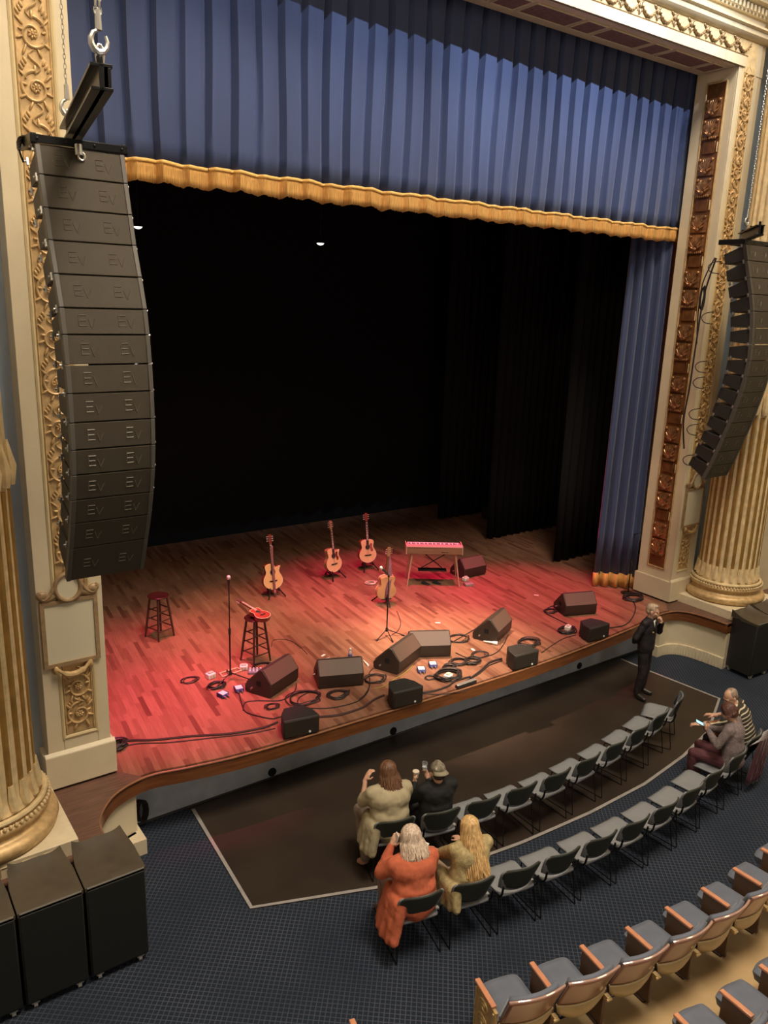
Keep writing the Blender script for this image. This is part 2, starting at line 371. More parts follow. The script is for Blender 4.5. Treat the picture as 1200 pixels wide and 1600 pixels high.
def pilaster(name, x0, x1, bx0, bx1, side, label, ztop):
    t = thing(name, label, 'pilaster', ((x0+x1)/2, PY, ST))
    ox, oz = -(x0+x1)/2, -ST
    def T(): q = MB(); q.T = Matrix.Translation((ox, -PY, oz)); return q
    y = PY
    a = T(); inner_x = x1 if side == 'l' else x0
    # shaft body with a sunk band field
    a.box((x0,y+.03,1.36),(x1,9.47,ztop)); a.box((x0,y,1.36),(bx0-.05,y+.03,ztop)); a.box((bx1+.05,y,1.36),(x1,y+.03,ztop)); a.box((bx0-.05,y,1.36),(bx1+.05,y+.03,1.53))
    a.build('shaft', CREAM, t, bevel=.005)
    b = T(); e = .045
    ex0 = x0-(e if side == 'l' else e); ex1 = x1+e
    b.box((ex0,y-e,.955),(ex1,9.47+.03,1.36)); b.prism_ax([(y-e,1.36),(y,1.40),(y+.02,1.36)], ex0, ex1)
    b.build('plinth', CREAM, t, bevel=.006)
    T().box((ex0+.03,y-e+.03,.92),(ex1-.03,9.47,.956)).build('shadow_gap', mat('shadow_gap_dark', (.03,.015,.01), .7), t)  # dark recessed block standing in for the shaded gap under the plinth
    # cream mouldings of the field
    c = T()
    for xx in (bx0-.045, bx1+.045): c.tube([(xx,y+.012,1.53),(xx,y+.012,ztop)], .026, 8)
    c.tube([(bx0-.045,y+.012,1.545),(bx1+.045,y+.012,1.545)], .026, 8)
    c.build('cream_moulding', CREAM2, t)
    # gold field + relief
    T().box((bx0-.02,y+.005,1.58),(bx1+.02,y+.032,ztop)).build('gold_field', GOLD, t)
    g = T()
    for xx in (bx0-.012, bx1+.012): g.tube([(xx,y,1.59),(xx,y,ztop)], .010, 6)
    cxm = (bx0+bx1)/2; wd = bx1-bx0
    scroll_band(g, cxm, 1.64, 2.32, wd, y, .42); scroll_band(g, cxm, 3.5, ztop, wd, y, .46)
    g.build('scroll_relief', GOLD, t)
    # tablet panel with frame, medallion above and swag below
    px0, px1, pz0, pz1 = x0+.07 if side == 'l' else x0+.12, x1-.11 if side == 'l' else x1-.07, 2.49, 3.18
    f = T(); fw = .045
    for s_ in ((px0-fw,pz0-fw,px1+fw,pz0),(px0-fw,pz1,px1+fw,pz1+fw),(px0-fw,pz0,px0,pz1),(px1,pz0,px1+fw,pz1)): f.box((s_[0],y-.035,s_[1]),(s_[2],y,s_[3]))
    cx = (px0+px1)/2; W = (px1-px0)/2
    ring = [(cx+.135*cos(2*pi*k/24), y-.035, 3.36+.155*sin(2*pi*k/24)) for k in range(24)]; f.tube(ring, .024, 8, True)
    for q in (-1, 1):
        f.tube(spline([(cx+q*.14,y-.03,3.38),(cx+q*.19,y-.03,3.30),(cx+q*(W+.0),y-.03,3.26),(cx+q*(W+.05),y-.03,3.31),(cx+q*(W+.03),y-.03,3.34)], 6), .026, 8)
        f.ell((cx+q*(W+.01),y-.03,3.30), (.06,.03,.05)); f.ell((cx+q*.2,y-.025,3.27), (.10,.025,.045), Matrix.Rotation(q*.35,3,'Y'))
    f.build('tablet_frame', mat('brown_gilt_frame', (.36,.24,.13), .45, .2, var=.2, vscale=12), t, bevel=.004)
    T().box((px0,y-.02,pz0),(px1,y,pz1)).build('tablet', PANELW, t)
    md = T(); md.prism_ax([(cx+.115*cos(2*pi*k/24), 3.36+.135*sin(2*pi*k/24)) for k in range(24)], y-.03, y, 'y'); md.build('medallion', PANELW, t)
    s2 = T()
    s2.tube(spline([(cx-.19,y-.04,2.44),(cx-.1,y-.06,2.36),(cx,y-.065,2.34),(cx+.1,y-.06,2.37),(cx+.19,y-.04,2.45)], 5), [.02]*5+[.035]*11+[.02]*5, 8)
    for q in (-1, 1): s2.ell((cx+q*.185,y-.04,2.41), (.03,.025,.05))
    s2.build('garland', GOLD, t)
    return t, T
pl, Tl = pilaster('pilaster', XL0, XL1, 1.97, 2.25, 'l', 'cream pilaster with gilded scroll band left of the stage opening', 12.2)
pr, Tr = pilaster('pilaster', XR0, XR1, 13.50, 13.78, 'r', 'cream pilaster with gilded scroll band right of the stage opening', 10.48)
# reveal decoration of the right pilaster: bronzed coffers with palmettes
def reveal(Tm, X, sgn, par):
    """sgn -1: faces -x"""
    a = Tm()
    a.box((min(X,X+sgn*.012),8.86,1.58),(max(X,X+sgn*.012),9.24,10.28)); a.build('bronzed_field', BRONZE, par)
    b = Tm()
    for yy in (8.86, 9.24): b.tube([(X+sgn*.012,yy,1.57),(X+sgn*.012,yy,10.29)], .016, 8)
    for zz in (1.57, 10.29): b.tube([(X+sgn*.012,8.86,zz),(X+sgn*.012,9.24,zz)], .016, 8)
    b.build('gilt_bead', GOLD, par)
    z = 2.165
    for i in range(9):
        c = Tm()
        for dz in (-.165, .165):
            cz = z+dz
            c.box((min(X+sgn*.01,X+sgn*.05),8.90,cz-.145),(max(X+sgn*.01,X+sgn*.05),9.20,cz+.145))
            for k in range(9):   # palmette fan
                ang = radians(-70+140*k/8); l = .135
                p0 = (X+sgn*.055, 9.05, cz-.11); p1 = (X+sgn*.075, 9.05+l*1.0*sin(ang), cz-.11+l*1.75*cos(ang)*.95)
                c.tube([p0, tuple((p0[j]+p1[j])/2+(sgn*.02 if j == 0 else 0) for j in range(3)), p1], [.010,.022,.010], 6)
            c.ell((X+sgn*.07,9.05,cz-.10), (.03,.05,.035))
            for q in (-1,1): c.ell((X+sgn*.06,9.05+q*.12,cz+.11), (.02,.03,.03))
        for k in range(7): c.ell((X+sgn*.055,8.93+.04*k,z-.32), (.018,.018,.026), None, 8, 5)
        c.build('palmette_tile', COPPER, par)
        if i < 8:
            d = Tm(); zc = z+.4725
            d.box((min(X+sgn*.01,X+sgn*.035),8.93,zc-.10),(max(X+sgn*.01,X+sgn*.035),9.17,zc+.10)); d.build('plain_tile', BRONZE, par, bevel=.01)
            e = Tm(); e.box((min(X+sgn*.01,X+sgn*.03),8.885,zc-.085),(max(X+sgn*.01,X+sgn*.03),8.905,zc+.085)); e.build('gilt_tab', GOLDC, par, bevel=.008)
        z += .945
reveal(Tr, XR0, -1, pr)

# arch head: white fillet, gold garland frieze, mouldings, entablature
ah = MB()
ah.box((XL1,PY,OPZ),(XR0,9.47,12.2)); ah.box((XL1,PY-.03,OPZ),(13.47,PY+.02,10.63)); ah.box((13.80,PY-.01,10.4),(XR1,PY+.03,11.04)); ah.box((XR0,PY,OPZ),(XR1,9.47,12.2))
ah.prism_ax([(PY+.02,10.88),(PY-.06,10.90),(PY-.11,10.95),(PY-.11,11.02),(PY-.16,11.04),(PY-.16,11.07),(PY+.02,11.09)], XL1-.02, XR1+.05)
ah.prism_ax([(PY+.02,11.24),(PY-.06,11.24),(PY-.06,11.36),(PY-.20,11.40),(PY-.20,11.46),(PY-.32,11.52),(PY-.32,11.60),(PY+.02,11.60)], XL1-.3, XR1+.3)
for i in range(110):
    x = XL1-.2+i*.11
    if x < XR1+.25: ah.box((x,PY-.12,11.27),(x+.06,PY-.05,11.36))
struct('trim_4', ah, CREAM, 'cream arch head with dentil moulding above the stage opening')
fr = MB(); fr.box((XL1,PY-.012,10.64),(13.79,PY+.01,10.89)); fr.box((13.47,PY-.014,10.4),(13.80,PY+.01,10.89))
struct('trim_5', fr, GOLDC, 'gilded frieze field of the arch head')
gr = MB()
n = 26
for i in range(n):
    xa = XL1+.2+(13.55-XL1-.2)*i/n; xb = XL1+.2+(13.55-XL1-.2)*(i+1)/n
    pts = [(xa+(xb-xa)*k/8, PY-.03, 10.84-.15*sin(pi*k/8)) for k in range(9)]
    gr.tube(pts, [.010,.014,.019,.023,.025,.023,.019,.014,.010], 7)
    for k in range(1,8): gr.ell((pts[k][0], PY-.055, pts[k][2]), (.015,.012,.014), None, 7, 4)
    gr.ell((xa, PY-.03, 10.80), (.022,.02,.05), None, 8, 5); gr.ell((xa, PY-.03, 10.71), (.014,.015,.045), None, 8, 5); gr.ell((xa+.035, PY-.03, 10.73), (.010,.012,.03), None, 8, 5); gr.ell((xa-.035, PY-.03, 10.73), (.010,.012,.03), None, 8, 5)
    for q in (-1,1): gr.ell((xa+q*.05, PY-.025, 10.85), (.045,.015,.018), Matrix.Rotation(-q*.6,3,'Y'), 8, 5)
    gr.prism_ax([((xa+xb)/2-.05,10.645),((xa+xb)/2+.05,10.645),((xa+xb)/2,10.69)], PY-.03, PY, 'y')
gr.tube([(XL1,PY-.015,10.645),(13.5,PY-.015,10.645)], .012, 6)
struct('trim_6', gr, mat('bronzed_garland', (.30,.20,.10), .35, .4, var=.3, vscale=14), 'gilded garlands of the arch frieze')
# soffit coffers
so = MB(); so2 = MB(); x = XL1+.1; k = 0
while x < XR0-.15:
    L_ = .95 if k%2 == 0 else .42
    xe = min(x+L_, XR0-.12)
    so.box((x,8.86,OPZ-.012),(xe,9.26,OPZ+.02)); so2.tube([(x,8.86,OPZ-.01),(xe,8.86,OPZ-.01),(xe,9.26,OPZ-.01),(x,9.26,OPZ-.01)], .014, 6, True)
    x = xe+.09; k += 1
struct('trim_7', so, ROSE, 'rose brown coffers in the soffit of the arch'); struct('trim_8', so2, CREAM)

# flanking walls and columns
struct('wall_left', MB().box((-4,8.95,ST),(XL0+.02,9.4,14)), BLUEW, 'blue-grey recess wall behind the left column')
struct('wall_right', MB().box((XR1-.02,8.95,ST),(18,9.4,14)), BLUEW, 'blue-grey recess wall behind the right column')
struct('wall_far_right', MB().box((15.28,8.1,ST),(18,8.96,14)), CREAM, 'cream wall right of the right column')
struct('wall_side_left', MB().box((-4.2,-3,0),(-4,9.4,14)), CREAM); struct('wall_side_right', MB().box((18,-3,0),(18.2,17.7,14)), CREAM)
struct('ceiling', MB().box((-4.2,7.4,14),(18.2,17.8,14.1)), BLACKV)

def column(cx, cy, label):
    t = thing('fluted_column', label, 'column', (cx, cy, ST))
    q = MB(); q.box((-.77,-.70,0),(.77,.55,.17)); q.build('plinth', GOLDC if 0 else mat('cream_stone_plinth', (.70,.60,.42), .5, var=.06), t, bevel=.006)
    k = MB(); u = .045
    def key(m_, org, ux, nrm):
        for i in range(int(1.54/(u*4.4))):
            bx = i*u*4.4
            P = [(0,0),(0,2.2),(3.2,2.2),(3.2,.7),(1.4,.7),(1.4,1.4),(2.3,1.4)]
            pts = [(org[0]+ux[0]*(bx+p[0]*u*.95)+nrm[0]*.003, org[1]+ux[1]*(bx+p[0]*u*.95)+nrm[1]*.003, .03+p[1]*u) for p in P]
            m_.tube(pts, .006, 4)
    key(k, (-.76,-.70), (1,0), (0,-1)); key(k, (-.77,.5), (0,-.8), (-1,0)) if 0 else None
    k.build('greek_key_band', mat('tan_key_relief', (.50,.38,.20), .5), t)
    R = .60
    prof = [(.0,.17),(R+.08,.17),(R+.125,.20),(R+.14,.25),(R+.125,.30),(R+.07,.33),(R+.04,.34),(R+.03,.37),(R+.035,.40),(R+.06,.42),(R+.075,.45),(R+.06,.48),(R+.02,.50),(R-.01,.52),(R-.02,.55),(0,.55)]
    b = MB(); b.lathe([p for p in prof], seg=64); b.build('moulded_base', GOLD, t, smooth=60)
    d = MB()
    for i in range(72):
        a = 2*pi*i/72; d.ell(((R+.06)*cos(a),(R+.06)*sin(a),.50), (.022,.022,.024), None, 7, 5)
    d.tube([((R+.02)*cos(2*pi*i/48),(R+.02)*sin(2*pi*i/48),.545) for i in range(48)], .03, 8, True)
    d.build('bead_ring', GOLDC, t)
    # fluted shaft: profile around 24 flutes
    NF = 24; H = 12.0
    def ring(z, r, depth, seg=10):
        out = []
        for i in range(NF):
            for j in range(seg):
                ph = j/seg
                if ph < .26: rr = r
                else: rr = r-depth*sin(pi*(ph-.26)/.74)**.6
                a = 2*pi*(i+ph)/NF; out.append((rr*cos(a), rr*sin(a), z))
        return out
    s_ = MB(); lv = [(.56,.575,0),(.66,.55,.0),(.70,.548,.03),(3.9,.53,.045),(8,.51,.045),(H,.49,.045)]
    vs = []; n = NF*10
    for z, r, dp in lv: vs += ring(z, r, dp)
    fs = [(l*n+i, l*n+(i+1)%n, (l+1)*n+(i+1)%n, (l+1)*n+i) for l in range(len(lv)-1) for i in range(n)]
    s_.add(vs, fs); so_ = s_.build('shaft', GOLDC, t, smooth=30)
    # gilt cable filling the lower flutes
    cb = MB(); cb2 = MB()
    for i in range(NF):
        a = 2*pi*(i+.63)/NF
        cb.tube([(.522*cos(a),.522*sin(a),.74),(.509*cos(a),.509*sin(a),3.75)], .034, 6)
        cb2.tube([(.575*cos(a),.575*sin(a),.60),(.548*cos(a),.548*sin(a),.70),(.538*cos(a),.538*sin(a),.86)], [.038,.046,.03], 6)
        cb2.tube([(.552*cos(a),.552*sin(a),3.80),(.555*cos(a),.555*sin(a),3.95),(.54*cos(a),.54*sin(a),4.2)], [.04,.06,.01], 6)
    cb.build('gilt_cables', GOLDD, t); cb2.build('flute_stops', GOLDC, t)
    return t
column(.94, 8.14, 'gilded fluted column on a greek key plinth at the left edge')
column(14.36, 8.16, 'gilded fluted column on a cream plinth right of the stage')

# ------------------------------------------------------------------ stage house
struct('wall_stage_back', MB().box((-1,17.1,ST-.05),(18,17.2,14)), BLACKV, 'black backdrop behind the stage')
struct('wall_stage_left', MB().box((-1.1,9.4,ST-.05),(-1,17.2,14)), BLACKV)
def drape(name, label, x0, x1, y, z0, z1, m, pitch, amp, cat='curtain', group=None, x1y=None, par=None, flat=0):
    n = int((x1-x0)/pitch)*8; mb = MB(); vs = []
    for iz in range(7):
        z = z0+(z1-z0)*iz/6
        for i in range(n+1):
            x = x0+(x1-x0)*i/n; yy = y+((x1y-y)*i/n if x1y is not None else 0)
            vs.append((x+.02*sin(i*.9+iz), yy+amp*sin(2*pi*i/8)+.3*amp*sin(i*.31+iz*.4), z))
    fs = [(r*(n+1)+i, r*(n+1)+i+1, (r+1)*(n+1)+i+1, (r+1)*(n+1)+i) for r in range(6) for i in range(n)]
    mb.add(vs, fs); o = mb.build(name, m, par, smooth=60)
    q = o.modifiers.new('solid', 'SOLIDIFY'); q.thickness = .008
    if label: tag(o, label, cat, group)
    return o
for i, (y, x0, lb) in enumerate([(15.7,13.2,'black masking leg farthest upstage right'),(13.7,13.1,'black masking leg in the middle of stage right'),(11.6,13.2,'black masking leg nearest the blue curtain at stage right')]):
    drape('masking_leg', lb, x0, 15.6, y, ST+.03, 12, BLACKV, .22, .05, 'curtain', 'black masking legs at stage right')
for i, (y, lb) in enumerate([(11.5,'black border cloth nearest the valance'),(14.9,'black border cloth further upstage')]):
    drape('border_cloth', lb, -1, 16.4, y, 8.9+.4*i, 12, BLACKV, .25, .04, 'curtain', 'black border cloths above the stage')

# grand valance
def valance():
    t = thing('stage_valance', 'blue velvet valance with gold fringe across the top of the stage opening', 'curtain', (7.9, 9.55, 7.72))
    pitch = .318; x0, x1 = 2.35, 13.62; S = 16; NP = int((x1-x0)/pitch); n = NP*S; p = (x1-x0)/NP
    jit = [random.uniform(-.12,.12) for _ in range(NP+2)]; am = [random.uniform(.75,1.25) for _ in range(NP+2)]
    def prof(i, g):
        k, j = divmod(i, S); u = j/S
        # g=1 at the top: wide flat pleat with a narrow deep gap; g=0 below: soft rolls
        a = am[k]
        flatp = 0 if u < .68 else sin(pi*(u-.68)/.32)**.7
        uu = (u+jit[k]*.25*(1-g))%1.0; soft = (uu/.86)**.85 if uu < .86 else (1-uu)/.14
        rip = .10*sin(2*pi*u*2+jit[k]*20)*(1-g)
        return (.110*flatp*g+(1-g)*(.125*soft+.02*rip))*a
    rows = 12; vs = []; fs = []
    for r in range(rows):
        z = .20+(3.1-.20)*r/(rows-1); g = .12+.88*(r/(rows-1))**.8
        for i in range(n+1):
            vs.append((x0-7.9+p*i/S+.015*sin(i*.05+r*.5), prof(min(i,n-1), g), z+(0 if r else .010*sin(i/S*2.1))))
    fs = [(r*(n+1)+i, r*(n+1)+i+1, (r+1)*(n+1)+i+1, (r+1)*(n+1)+i) for r in range(rows-1) for i in range(n)]
    o = MB().add(vs, fs).build('velvet', VELVET, t, smooth=50)
    m_ = o.modifiers.new('solid', 'SOLIDIFY'); m_.thickness = .01
    vs = []; rr = 4
    for r in range(rr):
        z = .225*r/(rr-1)
        for i in range(n+1):
            vs.append((x0-7.9+p*i/S, prof(min(i,n-1), .12)-.036-.006*(r == 3), z+(.010*sin(i/S*2.1) if r else .010*sin(i/S*2.1)+.008*random.uniform(-1,1)-.012*(prof(min(i,n-1),.12)/.08))))
    fs = [(r*(n+1)+i, r*(n+1)+i+1, (r+1)*(n+1)+i+1, (r+1)*(n+1)+i) for r in range(rr-1) for i in range(n)]
    o = MB().add(vs, fs).build('fringe', FRINGE, t, smooth=50); m_ = o.modifiers.new('solid', 'SOLIDIFY'); m_.thickness = .008
    vs = [(x0-7.9+p*i/S, prof(min(i,n-1),.12)-.048, z+.010*sin(i/S*2.1)) for z in (.195,.235) for i in range(n+1)]
    fs = [(i,i+1,n+1+i+1,n+1+i) for i in range(n)]
    o = MB().add(vs, fs).build('fringe_heading', mat('gold_braid', (.80,.47,.14), .5, var=.1, vscale=30), t, smooth=50); m_ = o.modifiers.new('solid', 'SOLIDIFY'); m_.thickness = .01
valance()
def leg():
    t = thing('stage_curtain', 'blue velvet side curtain with gold fringe gathered at stage right', 'curtain', (13.15, 9.9, ST))
    def strip(z0, z1, rows, off, flare):
        a = Vector((-.30,.22)); b = Vector((.24,-.28)); n = 96; vs = []
        for r in range(rows):
            z = z0+(z1-z0)*r/(rows-1)
            for i in range(n+1):
                u = i/n; c = a.lerp(b, u)*(1+flare*(1-z/7)); nx, ny = -.68, -.73
                d = .060*sin(2*pi*u*4.2+.3*sin(z))+.012*sin(2*pi*u*9+1)+off
                vs.append((c.x+nx*d, c.y+ny*d, z))
        fs = [(r*(n+1)+i, r*(n+1)+i+1, (r+1)*(n+1)+i+1, (r+1)*(n+1)+i) for r in range(rows-1) for i in range(n)]
        return MB().add(vs, fs)
    o = strip(.26, 9.0, 10, 0, .12).build('velvet', VELVET, t, smooth=60); o.modifiers.new('solid', 'SOLIDIFY').thickness = .01
    o = strip(.015, .30, 3, .012, .16).build('fringe', FRINGE, t, smooth=60); o.modifiers.new('solid', 'SOLIDIFY').thickness = .01
leg()
print('shell ok')

# ================================================================== LINE ARRAYS
def line_array(label, X0, X1, seams, top_extra, rot_note, cables=False):
    """seams: list of (y,z) of the front face from top to bottom"""
    t = thing('hanging_line_array', label, 'loudspeaker', ((X0+X1)/2, seams[0][0], seams[0][1]+.1))
    base = t.location.copy(); W = X1-X0; n = len(seams)-1
    for i in range(n):
        (ya, za), (yb, zb) = seams[i], seams[i+1]
        d = Vector((0, yb-ya, zb-za)); h = d.length; ang = atan2(d.y, -d.z)      # tilt
        org = Vector(((X0+X1)/2, ya, za))-base
        M = Matrix.Translation(org)@Matrix.Rotation(ang, 4, 'X')
        def Q(): q = MB(); q.T = M; return q
        g = .006; D = .40
        b = Q()  # wedge cabinet, narrower at the back
        W2 = W/2-.02
        b.add([(-W2,.03,-h+g),(W2,.03,-h+g),(W2*.96,D,-h*.80),(-W2*.96,D,-h*.80),(-W2,.03,-g),(W2,.03,-g),(W2*.96,D,-h*.18),(-W2*.96,D,-h*.18)],
              [(0,3,2,1),(4,5,6,7),(0,1,5,4),(1,2,6,5),(2,3,7,6),(3,0,4,7)])
        box = b.build('speaker_box', BOXB, t, bevel=.006)
        box['label'] = 'black speaker box, number %d from the top of the array' % (i+1) if False else 'black wedge shaped speaker box'
        gl = Q(); gl.box((-W/2+.035,-.005,-h+g),(W/2-.035,.035,-g)); gl.build('grille', GRILLE, box, bevel=.003)
        for s in (-1,1):
            fr = Q(); fr.box((s*(W/2-.02)-.018,-.012,-h+g*.5),(s*(W/2-.02)+.018,.05,-g*.5))
            fr.build('side_rail', mat('grey_side_rail', (.075,.068,.06), .5), box, bevel=.003)
        for s in (-1,1):
            for yy in (.06, D-.05):
                rg = Q(); wv = W/2 if yy < .2 else W/2*.95
                rg.box((s*wv-.008,yy-.014,-.03),(s*wv+.008,yy+.014,.03)); rg.cyl((s*(wv-.01),yy,.0),(s*(wv+.025),yy,.0),.009,seg=8)
                rg.build('rigging_pin', STEEL, box)
        # pale letters E and V on both halves of the grille
        s_ = .055
        for cx in (-W*.21, W*.24):
            lg = Q()
            def bar(x0,z0,x1,z1,wd=.011): lg.tube([(cx+x0*s_,-.003,-h/2+z0*s_),(cx+x1*s_,-.003,-h/2+z1*s_)], wd*.62, 4)
            bar(-1.15,-.7,-1.15,.9); bar(-1.15,.85,-.1,.85); bar(-1.15,.1,-.2,.1); bar(-1.15,-.65,-.1,-.65)
            bar(.15,.35,.6,-1.0); bar(.6,-1.0,1.15,.35)
            lg.build('letters', LOGO, box)
    # flying frame and top beam
    q = MB(); x0, x1 = -W/2-.03, W/2+.03; y0, y1 = .0, .46
    q.box((x0,y0-.01,-.09),(x1,y0+.05,-.03)); q.box((x0,y1-.06,-.09),(x1,y1,-.03)); q.box((x0+.005,y0,-.10),(x0+.05,y1,-.02)); q.box((x1-.05,y0,-.10),(x1,y1,-.02))
    for k in range(4): q.ell((x0+.05+k*(W-.04)/3, y0-.012, -.06), (.012,.01,.012), None, 8, 5)
    q.build('flying_frame', BLACKM, t, bevel=.004)
    return t, base, W
sL = [(7.00,7.57),(6.94,7.345),(6.87,7.10),(6.80,6.86),(6.70,6.61),(6.61,6.36),(6.57,6.16),(6.545,5.93),(6.53,5.71),(6.53,5.48),(6.54,5.26),(6.57,5.05),(6.63,4.83),(6.71,4.61),(6.82,4.36),(6.98,4.02)]
tL, bL, WL = line_array('long black hanging speaker array in front of the left pilaster', 1.66, 2.35, sL, 0, '')
# beam and chains of the left array (the beam runs up and away towards the chain hoists)
def beam(t, base, p0, p1, w, h):
    p0 = Vector(p0)-base; p1 = Vector(p1)-base; d = (p1-p0); L = d.length; yv = d.normalized(); xv = yv.cross(Vector((0,0,1))).normalized(); zv = xv.cross(yv)
    q = MB(); q.T = Matrix((xv, yv, zv)).transposed().to_4x4(); q.T.translation = p0
    q.box((-w/2,0,h/2-.02),(w/2,L,h/2)); q.box((-w/2,0,-h/2),(w/2,L,-h/2+.02)); q.box((-w*.12,0,-h/2),(w*.12,L,h/2)); q.box((-w/2+.01,0,-h/2+.02),(-w/2+.03,L,h/2-.02))
    for k in range(3): q.cyl((0,.06+k*(L-.12)/2,h/2-.01),(0,.06+k*(L-.12)/2,h/2+.05),.02,seg=8)
    return q.build('hoist_beam', BLACKM, t, bevel=.003)
beam(tL, bL, (2.07,7.56,7.74), (1.68,5.34,7.74), .13, .15)
def chain(t, base, x, y, z0, z1, name='hoist_chain', r=.007, double=True):
    q = MB(); z = z0+.16; k = 0
    while z < z1:
        for dx in ((-.012,.012) if double else (0,)):
            a = 0 if k%2 else pi/2; pts = []
            for j in range(8):
                th = 2*pi*j/8; pts.append((x-base.x+dx+.011*cos(th)*cos(a), y-base.y+.011*cos(th)*sin(a), z-base.z+.024*sin(th)))
            q.tube(pts, r*.55, 4, True)
        z += .036; k += 1
    # hook
    c = (x-base.x, y-base.y, z0-base.z)
    q.tube([(c[0]+.05*cos(u), c[1], c[2]+.03+.06*sin(u)) for u in [radians(100+i*33) for i in range(10)]], [.012,.014,.018,.02,.022,.022,.02,.016,.012,.008], 8)
    q.cyl((c[0],c[1],c[2]+.09),(c[0],c[1],c[2]+.20),.022,.018,8)
    q.tube([(c[0]+.022*cos(2*pi*i/10), c[1], c[2]-.045+.06*sin(2*pi*i/10)) for i in range(10)], .009, 6, True)
    return q.build(name, STEEL, t)
chain(tL, bL, 1.70, 5.42, 7.92, 11.5); chain(tL, bL, 2.05, 7.46, 7.92, 11.5, 'rear_chain', .005, False)
q = MB(); q.tube([(1.98-bL.x,6.97-bL.y,7.60-bL.z),(1.98-bL.x,6.96-bL.y,7.52-bL.z)], .03, 10); q.tube([(2.0-bL.x+.025*cos(2*pi*i/10),6.965-bL.y,7.515-bL.z+.03*sin(2*pi*i/10)) for i in range(10)], .01, 6, True); q.build('shackle', STEEL, tL)
q = MB()
for k in range(5): q.tube(spline([(-.36,.2+.03*k,-.02),(-.40,.25,-.04-.02*k),(-.39,.3,-.12),(-.36,.33,-.2)], 4), .008, 5)
q.build('signal_cable', RUBBER, tL)

sR = [(y, z) for y, z in [(7.60,7.56),(7.53,7.31),(7.45,7.05),(7.37,6.79),(7.31,6.53),(7.27,6.27),(7.25,6.01),(7.24,5.75),(7.26,5.49),(7.30,5.23),(7.36,4.97),(7.42,4.71),(7.50,4.45),(7.58,4.19),(7.66,3.94),(7.76,3.69)]]
tR, bR, WR = line_array('long black hanging speaker array at the right edge in front of the right column', 12.47, 13.17, sR, 0, '')
beam(tR, bR, (12.95,7.98,7.70), (11.85,7.02,7.70), .13, .15)
chain(tR, bR, 12.72, 7.78, 7.90, 11.5, 'hoist_chain', .006, False)
q = MB()
for k in (0,3,6,7,9,10,12):   # cable loops behind the boxes
    z = -.35-.27*k; q.tube(spline([(-.30,.42,z),(-.38,.52,z-.03),(-.42,.56,z-.10),(-.38,.52,z-.18),(-.30,.42,z-.2)], 5), .008, 5)
q.tube(spline([(-.32,.5,-.3),(-.40,.58,-.9),(-.42,.60,-1.7),(-.44,.60,-2.4),(-.46,.62,-3.0),(-.40,.58,-3.5)], 6), .016, 6)
q.tube(spline([(-.36,.5,-.3),(-.48,.58,-.7),(-.44,.62,-1.2),(-.40,.60,-1.7)], 6), .012, 6)
for k in range(6): q.tube([(-.44+.06*cos(2*pi*j/12)+.01*k, .60, -.95+(.16+.01*k)*sin(2*pi*j/12)) for j in range(12)], .007, 5, True)
q.build('signal_cable', RUBBER, tR)

# ================================================================== SUBWOOFERS ON CASTERS
def subwoofer(label, cx, cy, w, d, h, rz=0):
    t = thing('subwoofer_cabinet', label, 'subwoofer', (cx, cy, 0), rz, 'wheeled subwoofer cabinets')
    b = MB(); b.prism([(-w/2+.008,-d/2),(w/2-.008,-d/2),(w/2-.008,d/2-.16),(w/2-.10,d/2),(-w/2+.10,d/2),(-w/2+.008,d/2-.16)], .075, h-.02); b.build('cabinet', BOXB, t, bevel=.012)
    g = MB(); g.box((-w/2+.02,-d/2-.012,.10),(w/2-.02,-d/2+.005,h-.045)); g.build('grille', mat('black_sub_grille', (.016,.017,.015), .5, .2, bump=.4, bscale=300), t, bevel=.006)
    # padded cover sagging in the middle and rolled up at the rear corners
    vs = []; nx, ny = 14, 10
    for j in range(ny+1):
        for i in range(nx+1):
            u = i/nx*2-1; v = j/ny
            taper = 1-(.16*max(0,(v-.55)/.45))
            z = h-.01+.055*(abs(u)**4)*(v**1.2)-.02*(1-u*u)*sin(pi*v)+.05*v**4+.02*(1-abs(u))
            if v < .08: z = h-.01
            vs.append((u*w/2*taper*.99, -d/2+v*d, z))
    n = (nx+1)*(ny+1); vs2 = [(x, y, h-.05) for x, y, z in vs]
    fs = [(j*(nx+1)+i, j*(nx+1)+i+1, (j+1)*(nx+1)+i+1, (j+1)*(nx+1)+i) for j in range(ny) for i in range(nx)]
    fs2 = [tuple(k+n for k in reversed(f)) for f in fs]
    rim = [i for i in range(nx+1)]+[j*(nx+1)+nx for j in range(1, ny+1)]+[ny*(nx+1)+i for i in range(nx-1,-1,-1)]+[j*(nx+1) for j in range(ny-1,0,-1)]
    fr = [(rim[k], rim[(k+1)%len(rim)], rim[(k+1)%len(rim)]+n, rim[k]+n) for k in range(len(rim))]
    MB().add(vs+vs2, fs+fs2+fr).build('top_cover', mat('olive_brown_cover', (.070,.055,.038), .42, var=.15, vscale=6), t, smooth=50)
    tr = MB(); tr.tube([(-w/2+.02,-d/2-.004,h-.015),(w/2-.02,-d/2-.004,h-.015)], .009, 6); tr.build('edge_trim', mat('worn_edge', (.16,.15,.13), .4), t)
    for sx in (-1,1):
        for sy in (-1,1):
            c = MB(); x, y = sx*(w/2-.09), sy*(d/2-.09)-(.0 if sy > 0 else .05)
            c.cyl((x-.016,y,.032),(x+.016,y,.032),.032,seg=14); c.box((x-.022,y-.018,.04),(x+.022,y+.018,.066)); c.box((x-.035,y-.035,.062),(x+.035,y+.035,.076))
            c.build('caster', mat('grey_caster', (.42,.42,.40), .4, .3), t)
    return t
subwoofer('black wheeled subwoofer nearest the open carpet, right end of the left stack', 1.845, 6.98, .58, .62, 1.10)
